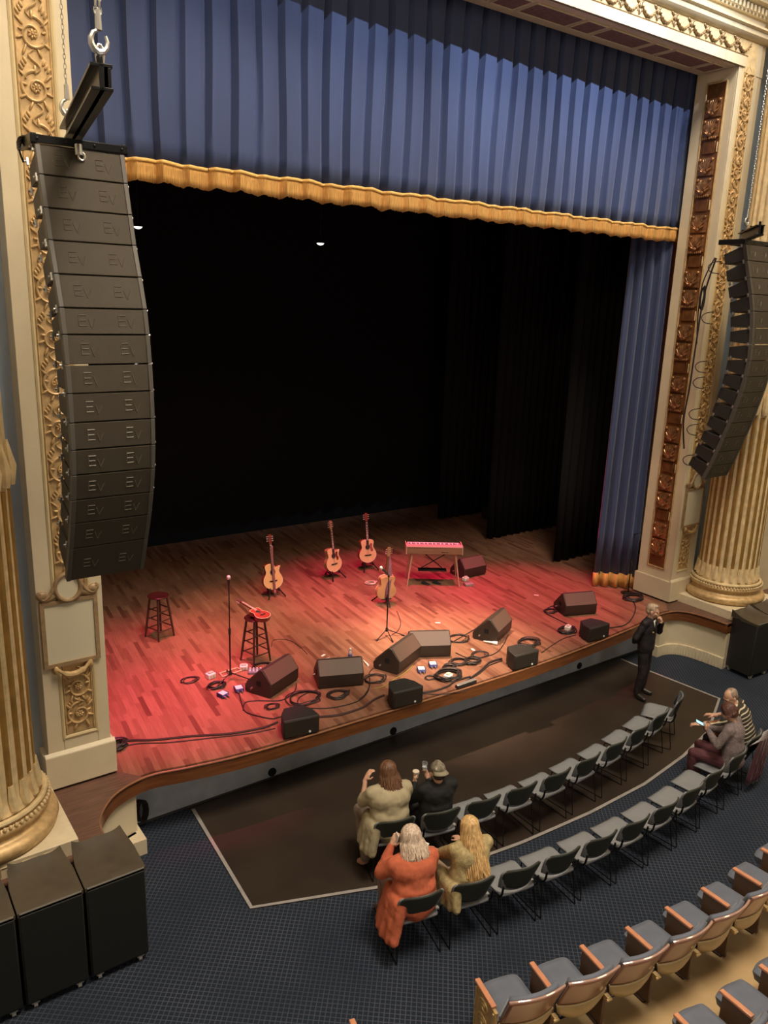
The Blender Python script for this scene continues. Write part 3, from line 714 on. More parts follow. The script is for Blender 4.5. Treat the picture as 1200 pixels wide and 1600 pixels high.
subwoofer('black wheeled subwoofer in the middle of the left stack below the left column', 1.255, 6.98, .58, .62, 1.10)
subwoofer('black wheeled subwoofer cut by the left picture edge', .665, 6.98, .58, .62, 1.10)
subwoofer('black wheeled subwoofer at the left end of the right stack by the cream wall', 13.70, 7.14, .60, .56, 1.10, radians(-3))
subwoofer('black wheeled subwoofer at the right picture edge below the right column', 14.33, 7.12, .60, .56, 1.10)

# ================================================================== ON STAGE
def rz_of(a, b): return atan2(b[1]-a[1], b[0]-a[0])
def wedge(label, pos, rz, w=.66, group='floor monitors on stage', m=None, h=.40, d=.46):
    t = thing('floor_monitor', label, 'monitor speaker', (pos[0], pos[1], ST), rz, group)
    prof = [(.03,0),(0,.05),(.0,.22),(.15,h),(.19,h),(d,.12),(d,.03),(d-.03,0)]
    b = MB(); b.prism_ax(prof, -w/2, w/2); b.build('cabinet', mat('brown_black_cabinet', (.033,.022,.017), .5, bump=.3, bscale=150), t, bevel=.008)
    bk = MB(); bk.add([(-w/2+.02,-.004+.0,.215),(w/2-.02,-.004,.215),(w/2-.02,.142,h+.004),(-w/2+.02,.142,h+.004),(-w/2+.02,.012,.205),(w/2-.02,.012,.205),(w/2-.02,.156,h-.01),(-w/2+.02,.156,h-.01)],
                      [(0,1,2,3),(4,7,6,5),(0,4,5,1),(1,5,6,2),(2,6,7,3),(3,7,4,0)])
    bk.build('top_panel', mat('lit_brown_panel', (.105,.066,.05), .5, bump=.3, bscale=150), t)  # lighter copy of the cabinet brown, light on the slope put into the colour
    ux, uz = d-.19, .12-h; L = sqrt(ux*ux+uz*uz); nx, nz = -uz/L*.012, ux/L*.012
    g = MB(); p = [(.205+nx*0, h-.012), (d-.01, .135)]
    g.add([(-w/2+.03,p[0][0],p[0][1]),(w/2-.03,p[0][0],p[0][1]),(w/2-.03,p[1][0],p[1][1]),(-w/2+.03,p[1][0],p[1][1])]+[(s*(w/2-.03),q_[0]+nx,q_[1]+nz) for s, q_ in ((-1,p[0]),(1,p[0]),(1,p[1]),(-1,p[1]))],
          [(0,3,2,1),(4,5,6,7),(0,1,5,4),(1,2,6,5),(2,3,7,6),(3,0,4,7)])
    g.build('grille', GRILLM, t)
    for s in (-1,1):
     hd = MB(); hd.box((s*w/2-.004,.17,.15),(s*w/2+.004,.25,.23))
     hd.build('handle_recess', mat('deep_black_recess', (.004,.004,.004), .9), t)
    for s in (-1,1):
     cn = MB(); cn.cyl((s*(w/2),.33,.09),(s*(w/2+.03),.33,.09),.014,seg=8); cn.build('socket', STEEL, t)
    return t
def WP(px, py): return F(px, py, ST)
A, B = WP(418,1095), WP(466,1061)
def wedge_from(label, a, b, w, **k):
    a, b = F(*a, ST), F(*b, ST); r = rz_of(a, b); mid = (a+b)/2
    return wedge(label, (mid.x, mid.y), r, w, **k)
wedge_from('brown-black floor monitor turned diagonally in front of the guitar stool', (421,1094), (468,1062), .70)
wedge_from('brown-black floor monitor lying straight between the stool and the water bottle', (499,1078), (567,1072), .68)
wedge_from('brown-black floor monitor tilted diagonally left of the front microphone, overlapping its neighbour', (620,1058), (660,1026), .74)
wedge_from('brown-black floor monitor lying straight right of the front microphone', (640,1029), (704,1027), .68)
wedge_from('brown-black floor monitor turned steeply beside the white plug', (776,1008), (800,984), .70)
wedge_from('floor monitor farthest right on stage in the red light', (884,964), (930,960), .66)
wedge_from('dark floor monitor behind the keyboard', (722,906), (762,897), .62, group='floor monitors on stage')

def fill(label, a, b):
    a, b = F(*a, ST), F(*b, ST); r = rz_of(a, b); m_ = (a+b)/2
    t = thing('front_fill_speaker', label, 'loudspeaker', (m_.x, m_.y, ST), r, 'small front fill speakers on the stage lip')
    w, d, h = .50, .34, .27
    c = MB(); c.prism([(-w/2,0),(w/2,0),(w/2-.03,d*.55),(w/2-.12,d),(-w/2+.12,d),(-w/2+.03,d*.55)], .012, h); c.build('cabinet', BOXB, t, bevel=.012)
    g = MB(); g.box((-w/2+.015,-.012,.03),(w/2-.015,.004,h-.015)); g.build('grille', mat('brown_black_grille', (.032,.024,.017), .5, .2, bump=.4, bscale=300), t, bevel=.005)
    q = MB(); q.cyl((w*.22,-.010,.06),(w*.22,-.018,.06),.016,seg=12); q.build('badge', mat('white_badge', (.75,.75,.72), .4), t)
    for sx in (-1,1):
        for y in (.05,d-.06): q = MB(); q.cyl((sx*.16,y,0),(sx*.16,y,.014),.018,seg=8); q.build('rubber_foot', RUBBER, t)
fill('small black fill speaker nearest the left pilaster on the stage lip', (443,1157), (499,1145))
fill('small black fill speaker on the stage lip below the twin monitors', (613,1110), (661,1098))
fill('small black fill speaker on the stage lip right of the silver bar', (804,1049), (839,1040))
fill('small black fill speaker on the stage lip nearest the standing person', (919,1005), (951,996))

# stools
def stool(label, pos, rz, h=.74):
    t = thing('bar_stool', label, 'stool', (pos[0], pos[1], ST), rz, 'dark wooden stage stools')
    D = mat('dark_stained_wood', (.045,.022,.016), .28, var=.2, coat=.3)
    s_ = MB(); s_.lathe([(0,h-.035),(.15,h-.035),(.172,h-.022),(.175,h-.010),(.165,h-.001),(.13,h-.004),(.0,h-.010)], seg=32); s_.build('seat', mat('dark_red_wood_seat', (.035,.012,.010), .2, coat=.4), t)
    P = {}
    for i, (sx, sy) in enumerate(((1,1),(1,-1),(-1,-1),(-1,1))):
        a = Vector((sx*.095,sy*.095,h-.03)); b = Vector((sx*.165,sy*.165,0)); P[i] = (a, b)
        q = MB(); q.tube([a, a.lerp(b,.3), a.lerp(b,.8), b], [.017,.021,.019,.014], 10); q.build('leg', D, t)
    for lv in (.30, .52, .76):
        for i in range(4):
            z = lv+(.03 if i%2 else -.02); p = P[i][0].lerp(P[i][1], z); q_ = P[(i+1)%4][0].lerp(P[(i+1)%4][1], z)
            q = MB(); q.tube([p, p.lerp(q_,.5), q_], [.008,.011,.008], 8); q.build('rung', D, t)
    return t
s1 = (4.34, 12.22); s2c = (5.28, 10.56)
stool('dark wooden stool standing empty at the left of the stage', s1, .35)
stool('dark wooden stool with a small red guitar lying on its seat', s2c, .2)

# guitars
def guitar(name, label, cat, pos, rz, tilt, top_c, side_c, cut=False, guard=None, back_view=False, scale=1.0, zoff=.13, stand=True, strap=None, group=None, pale=False):
    t = thing(name, label, cat, (pos[0], pos[1], ST+zoff), rz, group); t.rotation_euler = (tilt, 0, rz); t.rotation_mode = 'XYZ'
    half = [(0,0),(.012,.06),(.05,.135),(.11,.185),(.17,.198),(.23,.185),(.29,.148),(.335,.128),(.38,.135),(.43,.148),(.47,.138),(.493,.09),(.50,.03)]
    sp = spline([(x, z, 0) for z, x in half], 5)
    R = [(p.x*scale, p.y*scale) for p in sp]; Lp = [(-x, z) for x, z in reversed(R)]
    if cut:
        hr = [(0,0),(.012,.06),(.05,.135),(.11,.185),(.17,.198),(.23,.185),(.29,.150),(.34,.132),(.38,.138),(.42,.158),(.445,.165),(.44,.135),(.425,.09),(.43,.05),(.47,.035),(.50,.03)]
        R = [(p.x*scale, p.y*scale) for p in spline([(x, z, 0) for z, x in hr], 5)]
    out = R+Lp
    out = [p for i, p in enumerate(out) if i == 0 or (abs(p[0]-out[i-1][0])+abs(p[1]-out[i-1][1])) > 1e-4]
    WT = mat('guitar_top_%s' % label[:6].strip().replace(' ','_'), top_c, .22, var=.06, vscale=4, coat=.6, stretch=(12,1,1))
    WS = mat('guitar_side_%.2f' % side_c[0], side_c, .25, var=.2, vscale=3, coat=.5)
    b = MB(); b.prism_ax(out, 0, .105*scale, 'y'); b.build('body', WS, t, bevel=.004)
    b = MB(); b.prism_ax(out, -.004, .0005, 'y'); b.build('soundboard', WT, t)
    bd = MB(); bd.tube([(x, -.002, z) for x, z in out[::3]], .004, 5, True); bd.build('binding', mat('cream_binding', (.75,.65,.45), .4), t)
    s = scale; DK = mat('ebony', (.02,.013,.01), .35)
    h = MB(); h.prism_ax([(.048*s*cos(2*pi*k/24), .335*s+.048*s*sin(2*pi*k/24)) for k in range(24)], -.0065, -.004, 'y'); h.build('soundhole', mat('soundhole_black', (.006,.005,.005), .8), t)
    h = MB(); h.tube([(.056*s*cos(2*pi*k/24), -.005, .335*s+.056*s*sin(2*pi*k/24)) for k in range(24)], .004, 4, True); h.build('rosette', mat('rosette_brown', (.20,.08,.04), .4), t)
    h = MB(); h.prism_ax([(-.085*s,.165*s),(-.06*s,.150*s),(.06*s,.150*s),(.09*s,.175*s),(.06*s,.178*s),(0,.172*s),(-.06*s,.178*s)], -.012, -.004, 'y'); h.build('bridge', DK, t)
    if guard:
        h = MB(); h.prism_ax([(.058*s,.30*s),(.075*s,.235*s),(.12*s,.24*s),(.13*s,.28*s),(.10*s,.335*s),(.115*s,.40*s),(.07*s,.42*s),(.045*s,.38*s)], -.007, -.004, 'y'); h.build('pickguard', mat('pickguard_%.2f' % guard[0], guard, .3), t)
    nk = MB(); nk.prism([(-.024*s,-.008),(.024*s,-.008),(.022*s,.018),(0,.03),(-.022*s,.018)], .46*s, .88*s); nk.build('neck', mat('neck_mahogany', (.17,.07,.035), .4), t)
    fb = MB(); fb.prism_ax([(-.028*s,.39*s),(.028*s,.39*s),(.022*s,.885*s),(-.022*s,.885*s)], -.017, -.007, 'y'); fo = fb.build('fretboard', mat('pale_fretboard', (.70,.55,.42), .4) if pale else DK, t)
    fm = MB()
    for k in range(18):
        z = (.885-.62*(1-.944**(k+1)))*s; fm.box((-.026*s,-.019,z-.0015),(.026*s,-.0165,z+.0015))
        if k in (2,4,6,8,11,14) or k%2 == 0: fm.box((-.015*s,-.0185,z+.006),(.015*s,-.0168,z+.017))
    fm.build('fret_inlay', mat('pearl_inlay', (.72,.66,.56), .3), fo)
    hs_ = MB(); hs_.prism_ax([(-.024*s,.88*s),(.024*s,.88*s),(.036*s,.93*s),(.036*s,1.05*s),(.015*s,1.07*s),(0,1.06*s),(-.015*s,1.07*s),(-.036*s,1.05*s),(-.036*s,.93*s)], -.008, .010, 'y'); hs_.build('headstock', mat('headstock_%.2f' % side_c[0], tuple(c*.6 for c in side_c), .3, coat=.4), t)
    for sx in (-1,1):
        for k in range(3):
            tg = MB(); z = (.94+.042*k)*s; tg.cyl((sx*.022*s,-.022,z),(sx*.022*s,.0,z),.007,seg=8); tg.cyl((sx*.034*s,.004,z),(sx*.058*s,.004,z),.005,seg=6); tg.ell((sx*.062*s,.004,z),(.009,.006,.012),None,8,5)
            tg.build('tuning_peg', STEEL, t)
    st = MB()
    for k in range(6): x = (-.018+.0072*k)*s; st.tube([(x*1.25,-.016,.165*s),(x,-.021,.9*s)], .0009, 3)
    st.build('strings', STEEL, t)
    if strap:
        q = MB(); pts = [Vector((.0,-.03,.0)),Vector((strap[0]*.02,-.045,.15)),Vector((strap[0]*.045,-.04,.40)),Vector((strap[0]*.03,-.035,.62)),Vector((.02,-.02,.84))]
        pts = spline(pts, 6); vs = []; 
        for p in pts: vs += [(p.x-.022, p.y, p.z),(p.x+.022, p.y-.004, p.z)]
        q.add(vs, [(2*i,2*i+1,2*i+3,2*i+2) for i in range(len(pts)-1)])
        q.add([(-.02,-.03,0),(.025,-.034,0),(.03,-.05,-.12),(-.015,-.046,-.12)], [(0,1,2,3)])
        o = q.build('strap', mat('woven_strap', (.22,.09,.10), .8, var=.4, vscale=30), t); o.modifiers.new('solid','SOLIDIFY').thickness = .004
    if stand:
        S_ = thing('guitar_stand', 'black folding stand under the '+stand, 'guitar stand', (pos[0], pos[1], ST), rz, 'black guitar stands')
        q = MB()
        q.tube([(0,.17,.0),(0,.12,.20),(0,.115,.36)], .012, 8); q.build('upright', BLACKM, S_)
        for a in ((-.17,-.15,0),(.19,-.13,0),(0,.30,0)):
            q = MB(); q.tube([(0,.12,.22),((a[0])*.5,.12+(a[1]-.12)*.5,.15),(a[0],a[1],.012)], [.013,.012,.013], 8); q.build('leg', BLACKM, S_)
        q = MB(); q.tube([(-.10,-.03,.155),(-.10,-.03,.115),(-.09,.13,.11),(.09,.13,.11),(.10,-.03,.115),(.10,-.03,.155)], .010, 8); q.build('cradle', BLACKM, S_)
    return t
NAT = (.72,.47,.24)
g1 = F(420,933,ST); 
guitar('acoustic_guitar', 'natural cutaway acoustic guitar with red sides and a hanging strap, nearest the stools', 'guitar', (6.86,12.92), radians(-4), radians(-11), (.74,.47,.22), (.30,.05,.03), cut=True, scale=1.0, strap=(0,), stand='cutaway guitar nearest the stools', zoff=.14)
guitar('acoustic_guitar', 'blond acoustic guitar with a small dark red pickguard, in the middle of the three', 'guitar', (8.42,13.20), radians(8), radians(-10), (.76,.52,.28), (.42,.24,.11), cut=True, guard=(.16,.03,.02), stand='blond guitar in the middle of the three', zoff=.14)
guitar('acoustic_guitar', 'blond square-shouldered acoustic guitar with a large patterned pickguard, farthest back', 'guitar', (9.32,13.30), radians(-8), radians(-10), (.74,.46,.24), (.30,.07,.04), guard=(.30,.10,.08), stand='square-shouldered guitar farthest back', zoff=.16)
guitar('acoustic_guitar', 'brown acoustic guitar turned away behind the front microphone stand', 'guitar', (8.50,11.58), radians(168), radians(-9), (.45,.27,.15), (.50,.27,.13), stand='guitar turned away behind the microphone', zoff=.10)
q = MB(); P_ = [(8.50,11.47,1.02-.06),(8.47,11.43,1.20),(8.50,11.42,1.45),(8.52,11.47,1.72),(8.53,11.55,1.92)]; vs = []
for p in spline(P_, 6): vs += [(p.x-.035,p.y+.01,p.z),(p.x+.035,p.y-.02,p.z)]
o = q.add(vs, [(2*i,2*i+1,2*i+3,2*i+2) for i in range(len(vs)//2-1)]).build('guitar_strap', mat('mauve_strap', (.20,.085,.12), .8, var=.3, vscale=30)); o.modifiers.new('solid','SOLIDIFY').thickness = .005
tag(o, 'mauve woven strap hanging down the back of the brown guitar', 'strap')
# little guitar on the stool
u = guitar('small_guitar', 'small dark red guitar with a pale neck lying across the stool seat', 'guitar', (5.30,10.50), 0, 0, (.30,.05,.035), (.20,.03,.02), scale=.66, zoff=0, stand=False, pale=True)
u.location = (5.36,10.30,ST+.755+.045); u.rotation_mode = 'XYZ'; u.rotation_euler = (radians(-90)+.16, 0, radians(16))
# paler fretboard edge
# microphone stands
def mic_stand(label, base, top, boom=None, mic_at=None, legs=(200,320,80), base_round=False, cable=True, L_=.30):
    t = thing('microphone_stand', label, 'microphone stand', (base[0], base[1], ST), 0)
    q = MB(); q.tube([(0,0,.10 if not base_round else .02),(0,0,top*.55)], .012, 10); q.build('lower_pole', BLACKM, t)
    q = MB(); q.tube([(0,0,top*.52),(0,0,top)], .008, 8); q.build('upper_pole', BLACKM, t)
    q = MB(); q.cyl((0,0,top*.52-.03),(0,0,top*.55+.02),.019,seg=10); q.build('clutch', BLACKP, t)
    if base_round:
        q = MB(); q.lathe([(0,0),(.14,0),(.145,.01),(.12,.02),(.03,.03),(0,.035)], seg=28); q.build('round_base', BLACKM, t)
    else:
        q = MB(); q.cyl((0,0,.08),(0,0,.14),.028,.022,12); q.build('hub', BLACKP, t)
        for a in legs:
            a = radians(a); q = MB(); q.tube([(.02*cos(a),.02*sin(a),.11),(L_*.9*cos(a),L_*.9*sin(a),.02)], .009, 8); q.cap((L_*.88*cos(a),L_*.88*sin(a),.022),(L_*cos(a),L_*sin(a),.013),.013,.013); q.build('leg', BLACKM, t)
    tip = Vector((0,0,top))
    if boom:
        tip = Vector(boom); q = MB(); q.tube([(0,0,top),tip], .007, 8); q.ell((0,0,top),(.02,.02,.025)); q.build('boom_arm', BLACKM, t)
    if mic_at:
        m_ = Vector(mic_at); d = (m_-tip).normalized()
        M = thing('microphone', 'silver-headed microphone on '+label[:60], 'microphone', (base[0]+tip.x, base[1]+tip.y, ST+tip.z))
        q = MB(); q.tube([(0,0,0), d*.03, d*.15], [.012,.014,.021], 12); q.build('handle', BLACKP, M)
        q = MB(); q.ell(d*.175, (.030,.030,.033)); q.build('mesh_head', mat('mic_mesh', (.72,.70,.66), .4, .5, bump=.4, bscale=300), M)
        q = MB(); q.tube([d*.15,d*.165], [.028,.031], 14); q.build('collar', STEEL, M)
    return t
mb1 = F(360,1062,ST)
mic_stand('tall microphone stand beside the guitar stool', (mb1.x, mb1.y), 1.47, None, (-.015,-.03,1.6), legs=(205,325,75))
mb2 = F(604,993,ST)
mic_stand('microphone stand with tripod legs at centre stage', (mb2.x, mb2.y), 1.08, (-.02,.0,1.12), (-.12,.03,1.22), legs=(200,325,255))
mic_stand('black round-base microphone stand beside the blue side curtain', (12.86,9.30), 1.25, (.06,-.10,1.30), None, base_round=True)
t = bpy.data.objects['microphone_stand.002']; t.location = (*F(981,927,ST)[:2], ST)

# keyboard on wooden legs
ka, kb = Vector((9.50,12.02)), Vector((10.36,11.46)); kc = (ka+kb)/2; kr = atan2(kb.y-ka.y, kb.x-ka.x)
K = thing('stage_piano', 'wooden-backed stage piano on splayed wooden legs', 'keyboard', (kc.x, kc.y+.12, ST), kr)
KW = mat('warm_walnut_case', (.24,.13,.075), .4, var=.2, vscale=3, stretch=(1,8,8))
q = MB(); q.box((-.56,-.02,.66),(.56,.32,.80)); q.build('case', KW, K, bevel=.008)
q = MB(); q.box((-.575,-.03,.80),(.575,.13,.825)); q.build('top_panel', mat('lit_top_panel', (.55,.33,.28), .35), K, bevel=.004)  # pink stage light on the top is put into this colour
kk = MB()
for i in range(44): kk.box((-.53+i*.0241,.135,.79),(-.53+i*.0241+.0225,.31,.812))
kk.build('white_keys', WHITEP, K)
kk = MB()
for i in range(43):
    if i%7 in (0,1,3,4,5): kk.box((-.53+i*.0241+.017,.135,.81),(-.53+i*.0241+.030,.24,.824))
kk.build('black_keys', BLACKP, K)
q = MB(); q.box((.14,-.026,.70),(.28,-.018,.712)); q.build('badge', BLACKP, K)
q = MB(); q.box((-.575,-.035,.655),(-.56,.33,.83)); q.box((.56,-.035,.655),(.575,.33,.83)); q.build('end_cheek', mat('pale_cheek', (.55,.38,.30), .4), K)
for sx in (-1,1):
    for y0, y1 in ((.05,-.10),(.25,.42)):
        q = MB(); q.tube([(sx*.44,y0,.66),(sx*.53,y1,.0)], [.020,.012], 8); q.build('leg', mat('pale_leg_wood', (.45,.27,.18), .4), K)
q = MB(); q.tube([(-.28,.12,.30),(.30,.12,.66)], .010, 6); q.tube([(.22,.12,.30),(-.22,.12,.66)], .010, 6); q.build('cross_brace', BLACKM, K)
q = MB(); q.box((-.30,.06,.27),(.28,.22,.295)); q.build('shelf', BLACKM, K, bevel=.004)
for i, (px, py, lb) in enumerate([(665,913,'black foot pedal lying below the left half of the stage piano'),(682,912,'black foot pedal lying below the middle of the stage piano')]):
    p = F(px,py,ST); q = MB(); q.add([(-.04,-.09,0),(.04,-.09,0),(.04,.09,0),(-.04,.09,0),(-.035,-.08,.02),(.035,-.08,.02),(.035,.08,.055),(-.035,.08,.055)],[(0,3,2,1),(4,5,6,7),(0,1,5,4),(1,2,6,5),(2,3,7,6),(3,0,4,7)])
    o = q.build('foot_pedal', BLACKP, loc=p, rot=(0,0,.3), bevel=.004); tag(o, lb, 'pedal')

# DI boxes, power blocks, pedals
def dibox(label, px, py, rz, s=.12):
    p = F(px,py,ST); t = thing('direct_box', label, 'direct box', p, rz, 'small blue and white direct boxes')
    q = MB(); q.box((-s/2,-s*.55,.006),(s/2,s*.55,.055)); q.build('case', BLUEP, t, bevel=.006)
    q = MB(); q.box((-s*.42,-s*.46,.055),(s*.42,s*.40,.060)); q.build('face_label', WHITEP, t)
    for x in (-.03,.03): q = MB(); q.cyl((x,-s*.55,.03),(x,-s*.55-.045,.03),.011,seg=8); q.build('plug', STEEL, t)
    for x in (-1,1): q = MB(); q.box((x*(s/2-.002)-.006,-s*.5,0),(x*(s/2-.002)+.006,s*.5,.064)); q.build('side_bumper', mat('navy_bumper', (.02,.03,.12), .5), t, bevel=.003)
dibox('blue and white direct box at the foot of the tall microphone stand, nearer the audience', 348,1088,.3)
dibox('blue and white direct box beside the diagonal monitor', 373,1079,-.2)
dibox('blue and white direct box below the twin monitors, nearer the audience', 658,1049,-.5)
dibox('blue and white direct box below the twin monitors, further upstage', 676,1041,-.5)
def powerblock(label, px, py, rz, s=.11, c=None):
    p = F(px,py,ST); t = thing('power_block', label, 'power block', p, rz, 'white power outlet blocks')
    q = MB(); q.box((-s/2,-s*.4,0),(s/2,s*.4,s*.62)); q.build('housing', WHITEP, t, bevel=.01)
    q = MB()
    for x in (-.022,.022): q.box((x-.015,-s*.4-.004,s*.15),(x+.015,-s*.4+.003,s*.48))
    q.box((-.04,-.03,s*.62),(.04,.02,s*.62+.02))
    q.build('socket_plate', mat('beige_socket', (.55,.50,.42), .5), t, bevel=.003)
powerblock('white outlet block left of the tall microphone stand', 329,1059,.2,.13)
powerblock('white outlet block between the microphone stand and the guitar stool', 381,1046,-.5,.12)
powerblock('white outlet block behind the straight monitor by the water bottle', 512,1037,.1,.12)
powerblock('white plug block right of the stage piano', 727,907,.1,.12)
powerblock('white plug block in the coil of cable beside the silver bar', 700,1061,.4,.13)
powerblock('white plug block in front of the rightmost small fill speaker', 887,984,.4,.12)
p = F(399,1051,ST); t = thing('pedal_board', 'silver-blue effects pedal at the foot of the guitar stool', 'pedal', p, -.5)
q = MB(); q.box((-.11,-.07,0),(.11,.07,.045)); q.build('case', mat('blue_grey_metal', (.25,.30,.42), .35, .6), t, bevel=.006)
q = MB()
for i in range(4): q.cyl((-.08+.053*i,.03,.045),(-.08+.053*i,.03,.065),.012,seg=10); q.cyl((-.08+.053*i,-.035,.045),(-.08+.053*i,-.035,.06),.014,seg=10)
q.build('knob', WHITEP, t)
p = F(361,1052,ST); q = MB()
for a, b in (((-.17,-.06),(.17,-.02)),((-.17,.07),(.14,.10)),((-.17,-.06),(-.15,.08)),((.17,-.02),(.15,.10))): q.tube([(a[0],a[1],.012),(b[0],b[1],.012)], .011, 6)
o = q.build('wooden_bracket', mat('pale_wood_bracket', (.55,.42,.28), .5), loc=p); tag(o, 'small pale wooden frame lying under the tall microphone stand', 'frame')
p = F(728,1071,ST); t = thing('equipment_bar', 'long silver and black bar lying at the stage lip', 'equipment bar', p, rz_of(F(706,1078,ST), F(742,1066,ST)))
q = MB(); q.box((-.19,-.035,.0),(.19,.035,.05)); q.build('black_housing', BLACKP, t, bevel=.006)
q = MB(); q.box((-.19,-.03,.05),(.19,.03,.06)); q.build('silver_lid', mat('brushed_silver', (.75,.74,.72), .3, .8), t, bevel=.003)
p = F(732,915,ST); q = MB(); q.box((-.09,-.07,0),(.09,.07,.06)); o = q.build('effects_box', mat('grey_box', (.35,.30,.29), .4, .3), loc=p, rot=(0,0,-.3), bevel=.006); tag(o, 'small grey box on the floor right of the stage piano', 'box')
p = F(547,1031,ST); t = thing('water_bottle', 'clear water bottle with a blue label on the stage floor', 'bottle', p)
GL = mat('clear_bottle_plastic', (.9,.93,.95), .08, spec=.6); GL.node_tree.nodes['Principled BSDF'].inputs['Transmission Weight'].default_value = .85
q = MB(); q.lathe([(0,0),(.030,0),(.033,.01),(.033,.13),(.028,.155),(.013,.175),(.012,.185),(0,.186)], seg=20); q.build('body', GL, t)
q = MB(); q.lathe([(.0335,.05),(.0342,.05),(.0342,.10),(.0335,.10)], seg=20); q.build('label_band', BLUEP, t)
q = MB(); q.cyl((0,0,.183),(0,0,.203),.015,seg=14); q.build('cap', WHITEP, t)
a, b = F(754,1004,ST), F(777,1008,ST); t = thing('white_plug', 'white cylindrical plug lying under the steeply turned monitor', 'plug', (b.x,b.y,ST+.03))
d = (a-b); d.z = 0; d.normalize(); q = MB(); q.tube([(0,0,0), d*.05, d*.10, d*.24], [.030,.030,.018,.008], 12); q.build('body', WHITEP, t)
a, b = F(568,1033,ST), F(578,1044,ST); q = MB(); d = (b-a).normalized(); q.tube([Vector((0,0,.015)), d*.2+Vector((0,0,.015))], [.006,.018], 8); o = q.build('cable_plug', WHITEP, loc=a); tag(o, 'pale cable plug lying left of the diagonal twin monitor', 'plug')
for i, (px, py, lb) in enumerate([(505,1024,'scrap of white tape behind the straight monitor by the bottle'),(739,1015,'scrap of white tape left of the steeply turned monitor'),(684,973,'scrap of white tape on the bare floor right of centre stage'),(671,990,'scrap of white tape just behind the straight twin monitor'),(879,951,'scrap of white tape left of the farthest right monitor'),(838,930,'scrap of white tape on the red-lit floor at the right')]):
    p = F(px,py,ST); q = MB(); q.box((-.045,-.02,.0005),(.045,.02,.002)); o = q.build('floor_tape', WHITEP, loc=p, rot=(0,0,.4+i)); tag(o, lb, 'tape', 'white tape scraps on the stage floor')
# cables
def cable(label, px, r=.008, mt=RUBBER, n=8, jit=0, name='floor_cable'):
    pts = [F(x, y, ST+r) for x, y in px]
    q = MB(); q.tube(spline(pts, n), r, 6); o = q.build(name, mt); return tag(o, label, 'cable')
CABR = mat('brown_black_cable', (.045,.02,.02), .55)
def coil(label, px, py, R, turns, r=.008, mt=RUBBER, sq=.8):
    p = F(px, py, ST); pts = []; ph = random.random()*6
    N = turns*14
    for k in range(N+1):
        a = 2*pi*k/14; rr = R*(1-.35*random.random()*((k%14)/14))*(1+.12*sin(a*.37+ph))
        pts.append((p.x+rr*cos(a)+.02*sin(k*.13), p.y+rr*sq*sin(a), ST+r+r*1.6*(k/14)*.6))
    q = MB(); q.tube(spline(pts, 3), r, 5); o = q.build('coiled_cable', mt); return tag(o, label, 'cable')
cable('thick black cable bundle running from the left pilaster to the first small fill speaker', [(178,1165),(200,1157),(240,1156),(300,1150),(360,1146),(410,1137),(434,1128)], .014, CABR)
cable('thin black cable running beside the bundle from the left pilaster', [(178,1170),(215,1162),(265,1160),(330,1153),(390,1146),(430,1138)], .008, CABR)
cable('thick black cable bundle between the first two small fill speakers', [(498,1120),(530,1117),(565,1106),(585,1093),(600,1086)], .015, CABR)
cable('black cable looping under the diagonal monitor by the guitar stool', [(373,1080),(378,1100),(384,1112),(400,1118),(425,1123),(440,1120),(470,1122)], .009)
cable('black cable bending around the diagonal monitor to the stage lip', [(380,1110),(383,1098),(400,1095),(440,1094),(460,1080),(463,1068)], .008)
cable('black cable from the straight monitor past the round coils', [(496,1078),(480,1083),(466,1092),(470,1104),(500,1107),(530,1104),(560,1095),(575,1080),(578,1060)], .008)
cable('black cable between the second small fill speaker and the silver bar', [(661,1082),(680,1079),(700,1072),(712,1064),(735,1057)], .014)
cable('black cable from the silver bar up to the third small fill speaker', [(735,1060),(752,1047),(765,1035),(784,1029)], .016)
cable('black cable beside the silver bar to the third small fill speaker', [(728,1064),(748,1053),(764,1040),(785,1032)], .009)
cable('thin black cable along the lip below the silver bar', [(661,1084),(690,1085),(715,1081),(735,1077)], .006)
cable('black cable from the straight twin monitor towards the steep monitor', [(704,1005),(716,998),(730,990),(744,982)], .008)
cable('black cable curving from the steep monitor down to the lip', [(794,992),(786,1008),(775,1020),(755,1027),(735,1029),(712,1020)], .008)
cable('black cable from the farthest right monitor to the rightmost small fill speaker', [(866,946),(856,950),(852,957),(862,963),(880,972),(900,982)], .009)
cable('black cable curving on the red floor from the rightmost fill to the side curtain', [(951,981),(975,977),(988,965),(993,948),(985,935),(975,930)], .010)
cable('thin black cable from the fill speaker towards the third fill speaker', [(900,992),(880,998),(860,1010),(846,1020)], .007)
cable('yellow-green cable under the diagonal twin monitor', [(645,1040),(632,1052),(615,1062),(600,1072),(585,1076)], .007, mat('olive_yellow_cable', (.30,.22,.05), .5))
cable('thin black cable falling from the diagonal twin monitor over the floor', [(583,1044),(577,1052),(578,1070),(570,1085),(562,1092)], .007)
cable('dark cable from the centre microphone stand curving over the floor', [(620,955),(626,972),(622,985),(612,992)], .006)
cable('thin cable from the guitar stool to the floor on its right', [(424,1010),(428,1000),(450,1000),(468,1010),(480,1022)], .005)
coil('round coil of black cable between the first two small fill speakers, larger one', 475,1093,.26,4,.008)
coil('small round coil of black cable below the straight monitor', 528,1087,.16,4,.009)
coil('black cable coil at the foot of the tall microphone stand', 339,1073,.13,4,.009)
coil('faint cable coil left of the tall microphone stand', 296,1064,.13,3,.006)
coil('black cable coil around the blue pedal by the guitar stool', 410,1043,.16,4,.007)
coil('tangle of black cable beside the silver bar', 700,1058,.22,6,.011)
coil('neat black cable coil, right one of the pair below the twin monitors', 738,1035,.14,5,.010)
coil('looser black cable coil, left one of the pair below the twin monitors', 717,1036,.15,4,.009)
